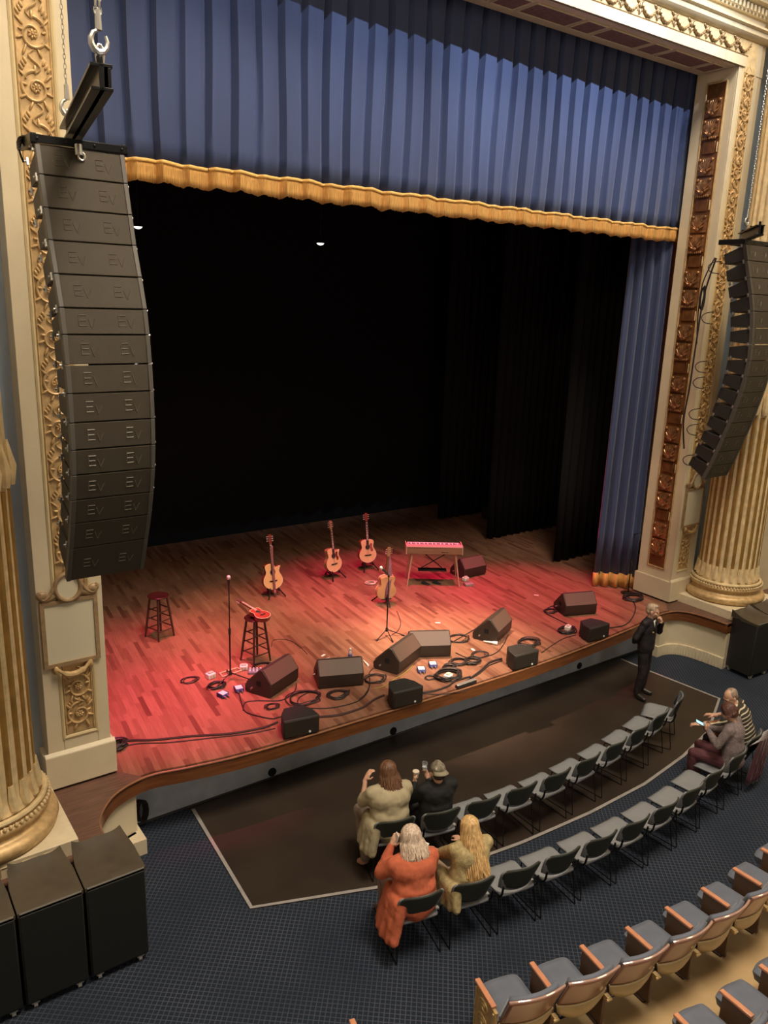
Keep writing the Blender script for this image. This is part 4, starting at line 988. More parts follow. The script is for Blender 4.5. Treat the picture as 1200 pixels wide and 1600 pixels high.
coil('small black cable coil left of the pair', 702,1045,.11,5,.009)
coil('small pale-red cable coil left of the tangle', 672,1060,.09,3,.005)
coil('thin black cable coil at the left foot of the diagonal twin monitor', 586,1062,.17,4,.007)
coil('cable coil right of the steeply turned monitor', 826,1006,.20,5,.009)
coil('cable coil at the foot of the rightmost monitor', 860,956,.13,3,.009)
coil('black cable coil under the white plug block at the right', 886,987,.17,5,.010)
coil('black cable coil at the base of the right pilaster', 990,936,.22,6,.010)
coil('black cable coil at the base of the left pilaster', 180,1170,.14,6,.014)
coil('loose cable tangle between the twin and the steep monitors', 716,999,.20,4,.006)
coil('loose cable tangle below the centre of the stage floor', 750,1024,.15,3,.006)
coil('pale cable coil on the floor under the farthest back guitar', 580,912,.12,4,.008, mat('pale_pink_cable', (.60,.42,.35), .5))
coil('cable coil on the floor left of the straight monitor', 425,1105,.10,3,.007)
coil('black cable coil on the carpet beside the left cream wall end', 0,0,.1,1) if False else None
q = MB()
for k in range(5): q.tube([(2.72+.05*k+.02*cos(j),8.74,.30+.16*cos(2*pi*j/12)-.02*k) if False else (2.74+.06*cos(2*pi*j/12)+.012*k, 8.72-.01*k, .26+.15*sin(2*pi*j/12)) for j in range(12)], .010, 5, True)
o = q.build('coiled_cable', RUBBER); tag(o, 'black cable coil hanging on the grey stage front behind the left cream wall end', 'cable')
# stage front ports
for i, (px, py, lb) in enumerate([(425,1206,'black round cable port in the grey stage front nearest the left'),(614,1142,'black round cable port in the middle of the grey stage front'),(905,1040,'black round cable port in the grey stage front near the standing person')]):
    d = RT*((px-600)/FPX)-UP*((py-800)/FPX)+_f; s_ = 8.8/d.y
    q = MB(); q.cyl((0,0,0),(0,-.015,0),.062,seg=18); o = q.build('cable_port', mat('port_black', (.006,.006,.006), .6), loc=(d.x*s_, 8.80, max(.07,CAMH+d.z*s_))); tag(o, lb, 'cable port')
# upstage work lights
for i, (x, y, z, lb) in enumerate([(8.45,14,7.55,'small lit work light hanging over the middle of the stage'),(4.88,14,7.58,'small lit work light just right of the left array')]):
    t = thing('work_light', lb, 'lamp', (x, y, z), .3*i, 'small work lights above the dark stage')
    q = MB(); q.tube([(0,0,.02),(0,0,5)], .012, 6); q.build('drop_pipe', BLACKM, t)
    q = MB(); q.lathe([(0,.03),(.05,.02),(.09,-.02),(.095,-.03),(.08,-.02),(.0,.0)], seg=18); q.build('reflector', BLACKM, t)
    q = MB(); q.ell((0,0,-.02),(.075,.06,.045)); q.build('bulb', mat('lit_bulb', (1,1,1), .5, emit=(1,.97,.92,3.0)), t)
# wall outlet in the right cream wall
q = MB(); q.box((-.028,-.008,-.04),(.028,.008,.04)); p = F(1114,1006,.35); o = q.build('wall_outlet', mat('brown_outlet', (.12,.06,.03), .5), loc=(13.46,7.90,.36), rot=(0,0,radians(-66)), bevel=.003); tag(o, 'small brown outlet plate on the right cream wall', 'outlet')
# things deep upstage
t = thing('equipment_case', 'small dark case with a pale fitting beside the black leg upstage', 'case', (14.55,15.2,ST)); q = MB(); q.box((-.15,-.1,0),(.15,.1,.3)); q.build('case_body', BOXB, t, bevel=.01)
q = MB(); q.tube([(-.05,-.11,.10),(-.02,-.12,.28)], .018, 8); q.build('fitting', WHITEP, t)
print('stage ok')

# ================================================================== AUDIENCE CHAIRS
SHELLG = mat('light_grey_shell', (.235,.245,.265), .45, var=.05)
BACKD = mat('dark_green_black_back', (.030,.034,.026), .6, var=.15, vscale=4)
RODB = mat('black_rod', (.012,.012,.012), .4, .5)
def chair_parts(t):
    # seat pan: rounded, waterfall front
    vs = []; nx, ny = 12, 12
    for j in range(ny+1):
        v = j/ny; y = -.20+.47*v; hw = .235*(1-.10*(1-v)**3-.16*max(0,(v-.75)/.25)**2.2)
        for i in range(nx+1):
            u = i/nx*2-1; z = .452-.014*(1-u*u)*sin(pi*min(1,v*1.1))-.035*max(0,(v-.80)/.20)**2+.012*u**4
            vs.append((u*hw, y, z))
    fs = [(j*(nx+1)+i, j*(nx+1)+i+1, (j+1)*(nx+1)+i+1, (j+1)*(nx+1)+i) for j in range(ny) for i in range(nx)]
    o = MB().add(vs, fs).build('seat', SHELLG, t, smooth=60); q = o.modifiers.new('solid','SOLIDIFY'); q.thickness = .022; q.offset = -1
    def back(name, off, m, shrink, z0, z1, th):
        vs = []; nx, nz = 14, 10
        for j in range(nz+1):
            v = j/nz; z = z0+(z1-z0)*v; hw = (.245-.03*(1-v)**2.0)*shrink
            if v > .8: hw -= .03*((v-.8)/.2)**2
            for i in range(nx+1):
                u = i/nx*2-1; y = -.235-.075*v+.075*u*u*(1-.2*v)+off
                vs.append((u*hw, y, z-.02*u**4*(v)+.035*(u**4)*(1-v)))
        fs = [(j*(nx+1)+i, j*(nx+1)+i+1, (j+1)*(nx+1)+i+1, (j+1)*(nx+1)+i) for j in range(nz) for i in range(nx)]
        o = MB().add(vs, fs).build(name, m, t, smooth=60); q = o.modifiers.new('solid','SOLIDIFY'); q.thickness = th; q.offset = 0
    back('backrest', 0, BACKD, .95, .53, .815, .014); back('back_shell', .018, SHELLG, 1.04, .50, .805, .012)
    q = MB()
    for s in (-1,1): q.tube([(s*.215,-.19,.44),(s*.222,-.225,.50),(s*.222,-.24,.60)], .012, 8)
    q.tube([(s*.215,-.19,.436),(s*.215,.17,.426)], .010, 8) if 0 else [q.tube([(s_*.215,-.19,.436),(s_*.215,.175,.426)], .010, 8) for s_ in (-1,1)]; q.tube([(-.215,-.17,.435),(.215,-.17,.435)], .011, 8); q.tube([(-.215,.17,.425),(.215,.17,.425)], .011, 8); q.build('seat_frame', RODB, t)
    for s in (-1,1):
        for y0, y1 in ((-.17,-.235),(.17,.225)):
            q = MB(); q.tube([(s*.225,y0,.435),(s*.245,y1,.010)], .0065, 8); q.build('leg', RODB, t)
        q = MB(); q.tube([(s*.245,-.235,.008),(s*.245,.225,.008)], .0065, 8); q.build('floor_runner', RODB, t)
    q = MB(); q.box((.225,-.10,.415),(.275,-.06,.43)); q.build('linking_bracket', mat('grey_bracket', (.35,.34,.32), .5), t)
    return t
def chair_at(x, y, rz, label, group, first=[None]):
    # x,y = centre of the back; root under the seat centre
    cx, cy = x-sin(rz)*.27, y+cos(rz)*.27
    if first[0] is None:
        t = thing('stacking_chair', label, 'chair', (cx, cy, .012 if cy > 6.3 else 0), rz, group); chair_parts(t); first[0] = t
    else:
        t = copy_tree(first[0]); t.location = (cx, cy, 0); t.rotation_euler = (0,0,rz); t['label'] = label; t['category'] = 'chair'; t['group'] = group
    return t
R1 = [(4.86,6.22),(5.42,6.06),(6.00,5.96),(6.58,5.90),(7.18,5.87),(7.80,5.89),(8.43,5.94),(9.05,6.02),(9.66,6.12),(10.31,6.28)]
R2 = [(4.39,5.13),(4.97,4.99),(5.53,4.87),(6.09,4.79),(6.67,4.74),(7.24,4.71),(7.82,4.71),(8.41,4.74),(9.00,4.81),(9.64,4.88),(10.28,5.02)]
def ang(L, i):
    a = L[max(0,i-1)]; b = L[min(len(L)-1,i+1)]; return atan2(b[1]-a[1], b[0]-a[0])
L1 = ['front row chair under the person in the pale khaki shirt','front row chair under the person in the dark cap',
      'front row chair just right of the person in the dark cap','second empty front row chair from the person in the dark cap','third empty front row chair from the person in the dark cap',
      'fourth empty front row chair from the person in the dark cap','fourth empty front row chair from the right end of its row','third empty front row chair from the right end of its row','front row chair next to the last one at the right end',
      'last front row chair at the right end, turned edge-on']
L2 = ['second row chair under the person in the coral cardigan','second row chair under the person with long blond hair',
      'second row chair just right of the blond person','second empty chair from the blond person in the second row','third empty chair from the blond person in the second row','fourth empty chair from the blond person in the second row',
      'fourth empty second row chair from the person with the phone','third empty second row chair from the person with the phone','empty second row chair nearest the person with the phone','second row chair under the person with the glowing phone','second row chair under the person in the striped sweater']
L2[6] = 'third empty second row chair from the person with the phone'; L2[7] = 'second empty second row chair from the person with the phone'
for i, (x, y) in enumerate(R1): chair_at(x, y, ang(R1, i)+(.25 if i == 9 else 0), L1[i], 'stacking chairs of the front row')
for i, (x, y) in enumerate(R2): chair_at(x, y, ang(R2, i), L2[i], 'stacking chairs of the second row')
for o in bpy.data.objects:
    if o.name.startswith('stacking_chair') and o.location.y > 6.0 and o.type == 'EMPTY': o.location.z = .012

# ================================================================== THEATRE SEATS
UPH = mat('blue_grey_upholstery', (.135,.155,.205), .75, var=.12, vscale=5, bump=.2, bscale=120, sheen=.25)
SHELLC = mat('copper_rose_shell', (.34,.15,.09), .30, var=.12, vscale=2, coat=.5)
ARMC = mat('coral_wood_arm', (.62,.27,.15), .35, var=.1, coat=.4)
TANS = mat('tan_seat_pan', (.52,.38,.19), .4, var=.1, vscale=3, coat=.2)
def seat_parts(t):
    # upholstered cushion
    vs = []; nx, ny = 12, 10
    def sheet(z0, crown, hw0, y0, y1, droop):
        vs = []
        for j in range(ny+1):
            v = j/ny; y = y0+(y1-y0)*v; hw = hw0*(1-.10*v-.12*max(0,(v-.8)/.2)**2)
            for i in range(nx+1):
                u = i/nx*2-1; vs.append((u*hw, y-(.035*u*u if v > .9 else 0), z0+crown*(1-u**4)*(1-(2*v-1)**6)-droop*max(0,(v-.85)/.15)**2))
        return vs
    top = sheet(.425, .05, .222, -.26, .27, .03); bot = sheet(.34, 0, .21, -.25, .25, -.02); n = len(top)
    fs = [(j*(nx+1)+i, j*(nx+1)+i+1, (j+1)*(nx+1)+i+1, (j+1)*(nx+1)+i) for j in range(ny) for i in range(nx)]
    rim = [i for i in range(nx+1)]+[j*(nx+1)+nx for j in range(1, ny+1)]+[ny*(nx+1)+i for i in range(nx-1,-1,-1)]+[j*(nx+1) for j in range(ny-1,0,-1)]
    MB().add(top+bot, fs+[tuple(k+n for k in reversed(f)) for f in fs]+[(rim[k], rim[(k+1)%len(rim)], rim[(k+1)%len(rim)]+n, rim[k]+n) for k in range(len(rim))]).build('seat_cushion', UPH, t, smooth=50)
    def sheet2(y_off, z0, z1, hw, th, name, m, curv=.06, lean=.17, top=.0, bulge=0):
        vs = []; a, b = 16, 10
        for j in range(b+1):
            v = j/b; z = z0+(z1-z0)*v
            for i in range(a+1):
                u = i/a*2-1; w_ = hw*(1-.05*(1-v))
                vs.append((u*w_, -.27-lean*((z-.42)/.44)+curv*u*u+y_off+bulge*sin(pi*v), z-top*abs(u)**3*v))
        fs = [(j*(a+1)+i, j*(a+1)+i+1, (j+1)*(a+1)+i+1, (j+1)*(a+1)+i) for j in range(b) for i in range(a)]
        o = MB().add(vs, fs).build(name, m, t, smooth=60); q = o.modifiers.new('solid','SOLIDIFY'); q.thickness = th; q.offset = 0
        return o
    sheet2(.035, .46, .855, .240, .05, 'back_cushion', UPH, top=.015)
    sheet2(-.012, .50, .875, .272, .018, 'outer_back', SHELLC, top=.02)
    q = MB(); pts = []
    for i in range(17):
        u = i/16*2-1; pts.append((u*.272, -.27-.17*(.455/.44)+.06*u*u-.008, .878-.02*abs(u)**3))
    q.tube(pts, .013, 8); q.build('rolled_top_edge', mat('polished_rose_edge', (.42,.25,.20), .16, coat=.8), t)
    # tan pan below the back
    vs = []; a, b = 16, 8
    for j in range(b+1):
        v = j/b
        for i in range(a+1):
            u = i/a*2-1; vs.append((u*.268*sqrt(max(0.02,1-.70*v*v)), -.315-.03*sin(pi*v)+.06*u*u+.14*v*v, .505-.32*v*(1-.30*u*u)))
    fs = [(j*(a+1)+i, j*(a+1)+i+1, (j+1)*(a+1)+i+1, (j+1)*(a+1)+i) for j in range(b) for i in range(a)]
    o = MB().add(vs, fs).build('seat_pan', TANS, t, smooth=60); o.modifiers.new('solid','SOLIDIFY').thickness = .012
    q = MB(); pts = [(i/8*.53-.265, -.33+.06*(i/4-1)**2, .50) for i in range(9)]; q.tube(pts, .008, 6); q.build('pale_seam', mat('pale_tan_edge', (.68,.52,.28), .3), t)
def arm_parts(t, x, end=False):
    q = MB(); q.box((x-.026,-.19,.60),(x+.026,.13,.628)); q.build('armrest', ARMC, t, bevel=.007)
    q = MB(); q.box((x-.016,-.24,.03),(x+.016,.10,.60)); q.build('side_standard', mat('brown_standard', (.13,.075,.045), .5) if not end else GOLD, t, bevel=.006)
    if end:
        q = MB()
        for zz in (.18,.34,.5):
            pts = [(x-.022, -.06+.09*(1-k/20)*cos(2*pi*k/12), zz+.07*(1-k/20)*sin(2*pi*k/12)) for k in range(20)]; q.tube(pts, .010, 6)
        q.tube([(x-.02,-.22,.05),(x-.02,-.22,.58)], .012, 6); q.tube([(x-.02,.09,.05),(x-.02,.09,.58)], .012, 6); q.build('cast_scrollwork', GOLDB, t)
    q = MB(); q.box((x-.022,-.30,.36),(x+.022,-.245,.41)); q.tube([(x-.03,-.30,.385),(x+.03,-.30,.385)], .013, 8); q.build('hinge_bracket', GOLDB, t, bevel=.003)
    q = MB(); q.box((x-.03,-.20,0),(x+.03,.10,.03)); q.build('floor_foot', mat('dark_foot', (.06,.04,.03), .6), t)
def theatre_row(arms, labels, group, endleft=True):
    proto = None
    for i in range(len(arms)-1):
        a, b = arms[i], arms[i+1]; rz = atan2(b[1]-a[1], b[0]-a[0]); mx, my = (a[0]+b[0])/2, (a[1]+b[1])/2
        cx, cy = mx+sin(rz)*.13, my-cos(rz)*.13
        if i == 0 or proto is None:
            t = thing('theatre_seat', labels[i], 'theatre seat', (cx, cy, 0), rz, group); seat_parts(t); arm_parts(t, -.285, endleft and i == 0)
            if not (endleft and i == 0): proto = t
        else:
            t = copy_tree(proto); t.location = (cx, cy, 0); t.rotation_euler = (0,0,rz); t['label'] = labels[i]; t['category'] = 'theatre seat'; t['group'] = group
RA = [(4.28,4.20),(4.83,4.06),(5.38,3.94),(5.93,3.85),(6.50,3.80),(7.06,3.76),(7.63,3.75),(8.21,3.76),(8.79,3.80),(9.37,3.87)]
LA = ['nearer fixed seat row: aisle seat with gilded end panel','nearer fixed seat row: seat next to the gilded aisle seat','nearer fixed seat row: third seat from the gilded aisle end','nearer fixed seat row: fourth seat from the gilded aisle end','nearer fixed seat row: fifth seat from the gilded aisle end',
      'nearer fixed seat row: sixth seat from the gilded aisle end','nearer fixed seat row: seventh seat from the gilded aisle end','nearer fixed seat row: eighth seat, cut by the right picture edge','nearer fixed seat row: ninth seat, just beyond the right picture edge']
LA = [s.replace('nearer fixed seat row', 'first fixed row') for s in LA]
theatre_row(RA[:9], [ 'blue-grey theatre seat of the '+s.replace(': ', ', ') for s in LA][:8], 'upholstered theatre seats of the first fixed row')
RB = [(4.92,3.10),(5.47,2.97),(6.03,2.89),(6.60,2.85),(7.17,2.84)]
theatre_row(RB, ['blue-grey theatre seat at the bottom edge, leftmost of the second fixed row','blue-grey theatre seat of the second fixed row, behind the arm at the bottom edge','blue-grey theatre seat of the second fixed row, second from its left end in view','blue-grey theatre seat in the bottom right corner of the photo'], 'upholstered theatre seats of the second fixed row', endleft=False)
t = thing('theatre_seat', 'theatre seat across the aisle, only its arm tip seen at the bottom edge', 'theatre seat', (2.80,4.42,0), radians(-14)); seat_parts(t); arm_parts(t, .285)
# tan floor under the fixed rows
pl_ = [(4.20,4.02),(4.83,3.90),(5.38,3.78),(5.93,3.70),(6.5,3.65),(7.06,3.61),(7.63,3.60),(8.21,3.61),(8.79,3.65),(9.6,3.75),(11,4.1)]
struct('floor_seating', MB().prism(pl_+[(11,1),(4.20,1)], 0, .006), TAN, 'tan painted floor under the fixed seat rows')

# ================================================================== PEOPLE
SKIN = mat('skin_light', (.62,.36,.25), .5, var=.08, vscale=12)
def hand(mb, w, d, n, side, curl=.5, s=1.0):
    """w wrist, d direction to fingertips, n back-of-hand normal, side +1/-1 thumb side along d x n"""
    d = Vector(d).normalized(); n = Vector(n); n = (n-d*n.dot(d)).normalized(); a = d.cross(n)*side
    R = Matrix((a, d, n)).transposed()
    mb.cap(Vector(w)-d*.02, Vector(w)+d*.03, .026*s, .028*s); mb.ell(Vector(w)+d*.055*s, (.040*s,.050*s,.018*s), R)
    for k, (o_, L_) in enumerate(((.030,.070),(.010,.080),(-.010,.074),(-.029,.058))):
        p = Vector(w)+d*.090*s+a*o_*s; a1 = curl*.5; a2 = curl*1.5
        q = p+(d*cos(a1)-n*sin(a1))*L_*.5*s; r_ = q+(d*cos(a2)-n*sin(a2))*L_*.5*s
        mb.cap(p-d*.02, q, .0095*s, .009*s, 8); mb.cap(q, r_, .009*s, .0075*s, 8)
    p = Vector(w)+d*.025*s+a*.032*s; q = p+(d*.6+a*.75-n*.2).normalized()*.038*s; r_ = q+(d*.95+a*.2-n*.4).normalized()*.030*s
    mb.cap(p, q, .012*s, .011*s, 8); mb.cap(q, r_, .011*s, .009*s, 8)
def head_rot(yaw, pitch, roll=0): return Matrix.Rotation(yaw, 3, 'Z')@Matrix.Rotation(pitch, 3, 'X')@Matrix.Rotation(roll, 3, 'Y')
def add_head(mb, c, R, s=1.0):
    c = Vector(c)
    def E(o, r, seg=14): mb.ell(c+R@(Vector(o)*s), tuple(v*s for v in r), R, seg, 10)
    E((0,-.005,.025), (.077,.098,.098)); E((0,.018,-.045), (.060,.070,.075)); E((0,.045,-.085), (.034,.036,.030))
    E((0,.098,-.022), (.013,.020,.024), 8); E((0,.080,.012), (.055,.022,.02)); E((0,.088,-.062), (.026,.014,.012), 8)
    for q in (-1,1): E((q*.078,-.005,-.012), (.012,.022,.034), 8); E((q*.040,.062,-.035), (.026,.028,.026), 8)
def limb(mb, pts, rs):
    for i in range(len(pts)-1): mb.cap(pts[i], pts[i+1], rs[i], rs[i+1], 14)
def person(label, pos, rz, J, W=1.0, top=None, pants=None, hairf=None, shoes=None, sleeve=1.0, skirt=None, hd=(0,0,0), hands=None, extra=None, bare=False, top_name='sweater', smin=0, collar=None):
    J = {k: Vector(v) for k, v in J.items()}
    b = MB(); R = head_rot(*hd); hc = J['head']; 
    add_head(b, hc, R); b.cap(J['neck']-Vector((0,0,.04)), hc+R@Vector((0,-.01,-.05)), .058, .052)
    spine = [J['pel'], J['waist'], J['chest'], J['neck']]
    for p, r in ((J['pel'],(.155*W,.11*W,.11)),(J['waist'],(.135*W,.10*W,.13)),(J['chest'],(.155*W,.10*W,.16))): b.ell(p, r)
    limb(b, [J['shL'], J['neck']-Vector((0,0,.03)), J['shR']], [.05,.06,.05])
    limb(b, [J['pel'], J['waist'], J['chest']], [.11,.11,.11])
    for S in 'LR':
        limb(b, [J['sh'+S], J['el'+S], J['wr'+S]], [.048*W, .038, .026]); limb(b, [J['hip'+S], J['kn'+S], J['an'+S]], [.078*W, .055, .038])
        b.cap(J['an'+S], J['to'+S], .036, .026)
        if hands and S in hands: d, n, sd, cu = hands[S]; hand(b, J['wr'+S], d, n, sd, cu)
        else: d = (J['wr'+S]-J['el'+S]).normalized(); hand(b, J['wr'+S], d, Vector((0,0,1)) if abs(d.z) < .9 else Vector((0,1,0)), 1 if S == 'L' else -1, .6)
    root = b.build('person', SKIN, remesh=.0075, sm=2, loc=pos, rot=(0,0,rz)); tag(root, label, 'person')
    # eyes, brows and lips
    e = MB()
    for q in (-1,1): e.ell(hc+R@Vector((q*.031,.090,.002)), (.010,.006,.007), R, 8, 6)
    e.build('eyes', mat('dark_eye', (.03,.02,.02), .3), root)
    e = MB(); e.ell(hc+R@Vector((0,.100,-.062)), (.022,.006,.006), R, 8, 6); e.build('lips', mat('lips', (.42,.16,.13), .5), root)
    if top:
        c = MB(); g = .020
        for p, r in ((J['pel'],(.175*W,.13*W,.10)),(J['waist'],(.16*W,.125*W,.14)),(J['chest'],(.180*W,.122*W,.165))): c.ell(p, tuple(v+g*.5 for v in r))
        limb(c, [J['pel'], J['waist'], J['chest']], [.135*W,.125*W,.125*W])
        for q in (-1,1): limb(c, [J['pel']+Vector((q*.09*W,0,0)), J['waist']+Vector((q*.085*W,0,0)), J['chest']+Vector((q*.075*W,0,.03))], [.115,.112,.110])
        limb(c, [J['shL'], J['neck']-Vector((0,0,.045)), J['shR']], [.075*W**.5,.080,.075*W**.5])
        for S in 'LR':
            w_ = J['el'+S].lerp(J['wr'+S], sleeve) if sleeve > 0 else J['sh'+S].lerp(J['el'+S], 1+sleeve)
            if sleeve > 0: limb(c, [J['sh'+S], J['el'+S], w_], [.070*W**.6, .056*W**.6, .042])
            else: limb(c, [J['sh'+S], w_], [.072*W**.6, .064*W**.6])
        if extra: extra(c)
        o = c.build(top_name, top, root, remesh=.013, sm=8)
        tx = bpy.data.textures.get('cloth_folds') or bpy.data.textures.new('cloth_folds', 'CLOUDS'); tx.noise_scale = .09
        q = o.modifiers.new('folds', 'DISPLACE'); q.texture = tx; q.strength = .022; q.mid_level = .5
    if pants:
        c = MB(); c.ell(J['pel']-Vector((0,0,.02)), (.170*W,.125*W,.11))
        for S in 'LR': limb(c, [J['hip'+S], J['kn'+S], J['an'+S]+Vector((0,0,.03))], [.095*W, .075, .058])
        o = c.build('trousers', pants, root, remesh=.012, sm=2)
        tx = bpy.data.textures.get('cloth_folds') or bpy.data.textures.new('cloth_folds', 'CLOUDS'); tx.noise_scale = .11
        q = o.modifiers.new('folds', 'DISPLACE'); q.texture = tx; q.strength = .02; q.mid_level = .5
    if shoes:
        for S in 'LR':
            c = MB(); a, t_ = J['an'+S], J['to'+S]; c.cap(a-Vector((0,0,.01)), t_, .045, .036); c.cap(a, a+Vector((0,0,.03)), .045, .046); c.ell(a.lerp(t_,.5)-Vector((0,0,.02)), (.045,.05,.03))
            c.build('shoe', shoes, root, remesh=.008, sm=1)
    if hairf: hairf(root, hc, R)
    return root
def hair_style(m, length, width=1.0, strands=80, back=.06, fringe=True, wavy=.01, seed=1, open_face=True):
    def f(root, hc, R):
        rnd = random.Random(seed); c = MB(); s = 1.0
        c.ell(hc+R@Vector((0,-.018,.038)), (.090*width,.105,.098), R, 18, 12)
        c.ell(hc+R@Vector((0,-.05,-.02)), (.086*width,.075,.085), R, 16, 10)
        for k in range(strands):
            a = rnd.uniform(-pi*.62, pi*.62)      # 0 = back of the head
            dirx, diry = sin(a), -cos(a)
            p0 = hc+R@Vector((dirx*.02, diry*.02, .128))
            p1 = hc+R@Vector((dirx*.078*width, -.015+diry*.088, .075+rnd.uniform(-.01,.01)))
            p2 = hc+R@Vector((dirx*.094*width, -.018+diry*.102, -.01))
            L_ = length*rnd.uniform(.82,1.08)
            zz = [p2]
            for j in range(1,5):
                q = p2+Vector((rnd.uniform(-wavy,wavy)+dirx*.010*j*width, 0, -L_*j/4)); yb = R@Vector((0,-back*j/4,0)); q += Vector((yb.x,yb.y,0)); zz.append(q)
            c.tube(spline([p0,p1]+zz, 3), [.005+.006*sin(pi*min(1,(i+3)/20)) for i in range(3*(len(zz)+1)+1)], 6)
        c.build('hair', m, root, smooth=80)
    return f
def mat_hair(name, c1, c2, rough=.45): return mat(name, c1, rough, col2=c2, vscale=22, stretch=(2.2,2.2,.35), bump=.4, bscale=60)
H_BROWN = mat_hair('reddish_brown_hair', (.075,.032,.016), (.20,.095,.05)); H_GREY = mat_hair('grey_blond_hair', (.42,.29,.21), (.80,.66,.54))
H_BLOND = mat_hair('long_blond_hair', (.42,.24,.09), (.85,.58,.27)); H_AUB = mat_hair('dark_auburn_hair', (.055,.02,.014), (.13,.05,.035)); H_SH = mat_hair('short_sandy_hair', (.30,.20,.13), (.58,.44,.32))
KHAKI = mat('pale_khaki_linen', (.40,.34,.22), .85, var=.08, vscale=10, bump=.3, bscale=120); BLKJ = mat('black_jacket', (.005,.0055,.006), .8)
CORAL = mat('coral_knit', (.56,.135,.065), .9, var=.1, vscale=30, bump=.5, bscale=180); LACE = mat('olive_beige_lace', (.42,.33,.16), .8, var=.25, vscale=25, bump=.5, bscale=90)
MAUVE = mat('brown_mauve_sweater', (.19,.15,.15), .95, var=.28, vscale=34, bump=.6, bscale=110); DARKP = mat('dark_trousers', (.018,.017,.02), .8); SUIT = mat('black_suit', (.013,.009,.012), .65)
def stripes():
    M = bpy.data.materials.new('striped_knit'); M.use_nodes = True; nt = M.node_tree; N = nt.nodes.new; L = nt.links.new; b = nt.nodes['Principled BSDF']
    tc = N('ShaderNodeTexCoord'); sx = N('ShaderNodeSeparateXYZ'); mp = N('ShaderNodeMapping'); mp.inputs['Rotation'].default_value = (.45,0,0); L(tc.outputs['Object'], mp.inputs[0]); L(mp.outputs[0], sx.inputs[0])
    a = N('ShaderNodeMath'); a.operation = 'DIVIDE'; L(sx.outputs[2], a.inputs[0]); a.inputs[1].default_value = .055
    f = N('ShaderNodeMath'); f.operation = 'FRACT'; L(a.outputs[0], f.inputs[0]); g = N('ShaderNodeMath'); g.operation = 'LESS_THAN'; L(f.outputs[0], g.inputs[0]); g.inputs[1].default_value = .30
    mx = N('ShaderNodeMix'); mx.data_type = 'RGBA'; L(g.outputs[0], mx.inputs[0]); mx.inputs[6].default_value = (.035,.03,.022,1); mx.inputs[7].default_value = (.60,.52,.38,1); L(mx.outputs[2], b.inputs['Base Color']); b.inputs['Roughness'].default_value = .85
    return M
def drape_tail(c, zb, x0, x1):
    # loose hem hanging beside the chair: a row of flattened folds
    for k in range(7):
        u = k/6; y = .12-.30*u; xt = x0-.03*sin(pi*u); xb = x1+.05*abs(u-.4)
        c.cap((xt,y,.66),(xb+.015*(-1)**k,y*1.15-.03,zb+.03*(u-.5)**2*4),.065,.040 if k%2 else .052,10)
def seated(lean=.0, dx=0, W=1.0, **k):
    J = dict(pel=(0,-.06,.56), waist=(dx*.4,-.05+lean*.35,.74), chest=(dx*.8,-.03+lean*.8,.93), neck=(dx,.0+lean*1.1,1.075), head=(dx,.05+lean*1.4,1.205),
             shL=(-.175*W+dx,-.01+lean*1.0,1.02), shR=(.175*W+dx,-.01+lean*1.0,1.02), elL=(-.25*W,.08+lean*.8,.82), elR=(.25*W,.08+lean*.8,.82), wrL=(-.13,.30,.76), wrR=(.13,.30,.76),
             hipL=(-.10,0,.55), hipR=(.10,0,.55), knL=(-.14,.42,.53), knR=(.14,.42,.53), anL=(-.14,.40,.09), anR=(.14,.40,.09), toL=(-.15,.56,.045), toR=(.15,.56,.045))
    J.update(k); return J
def seatpos(L, i, fwd=.24, z=0): x, y = L[i]; r = ang(L, i); return (x-sin(r)*fwd, y+cos(r)*fwd, z), r
# A: khaki shirt
pA, rA = seatpos(R1, 0, .27, .012)
person('person in a pale khaki shirt with shoulder-length reddish brown hair, leftmost in the front row', pA, rA,
       seated(.03, 0, 1.25, shL=(-.20,-.0,1.01), shR=(.20,0,1.01), elL=(-.28,.12,.84), wrL=(-.22,.22,1.05), elR=(.28,.12,.83), knL=(-.22,.40,.53), anL=(-.26,.02,.12), toL=(-.30,.10,.05)), 1.45, KHAKI, mat('grey_trousers', (.20,.15,.12), .8),
       hair_style(H_BROWN, .17, 1.05, 150, .09, seed=3), mat('tan_sandal', (.45,.25,.18), .6), sleeve=.35, hd=(.25,-.15),
       hands={'L': ((.5,.1,.85),(-.8,-.2,.3),1,.8), 'R': ((0,1,-.1),(0,0,1),-1,.5)}, top_name='shirt',
       extra=lambda c: (drape_tail(c, .36, -.21, -.32), c.ell((0,-.08,.60),(.25,.14,.12))))
# B: black jacket and grey cap
pB, rB = seatpos(R1, 1, .27, .012)
def cap_hat(root, hc, R):
    c = MB(); c.ell(hc+R@Vector((0,-.012,.045)), (.090,.108,.085), R, 18, 12); c.ell(hc+R@Vector((0,-.02,.11)), (.05,.06,.035), R)
    c.build('cap_crown', mat('grey_camouflage_cloth', (.10,.085,.06), .9, col2=(.30,.26,.19), vscale=22), root, remesh=.009, sm=2)
    vs = []; 
    for j in (0,1):
        for i in range(9): a = radians(-60+120*i/8); r = .095+.075*j*cos(a*1.2); vs.append(hc+R@Vector((sin(a)*r*.95, -(cos(a)*r)-.01, .035-.035*j)))
    o = MB().add(vs, [(i,i+1,10+i,9+i) for i in range(8)]).build('cap_brim', mat('grey_brim_cloth', (.27,.235,.17), .9), root); o.modifiers.new('solid','SOLIDIFY').thickness = .006
    b = MB(); b.ell(hc+R@Vector((-.045,-.085,.06)), (.022,.014,.022), R, 10, 6); b.build('cap_patch', mat('pale_patch', (.5,.46,.36), .8), root)
    b = MB(); b.ell(hc+R@Vector((0,-.045,-.035)), (.078,.06,.05), R); b.build('hair', mat('cropped_dark_hair', (.05,.035,.025), .7), root)
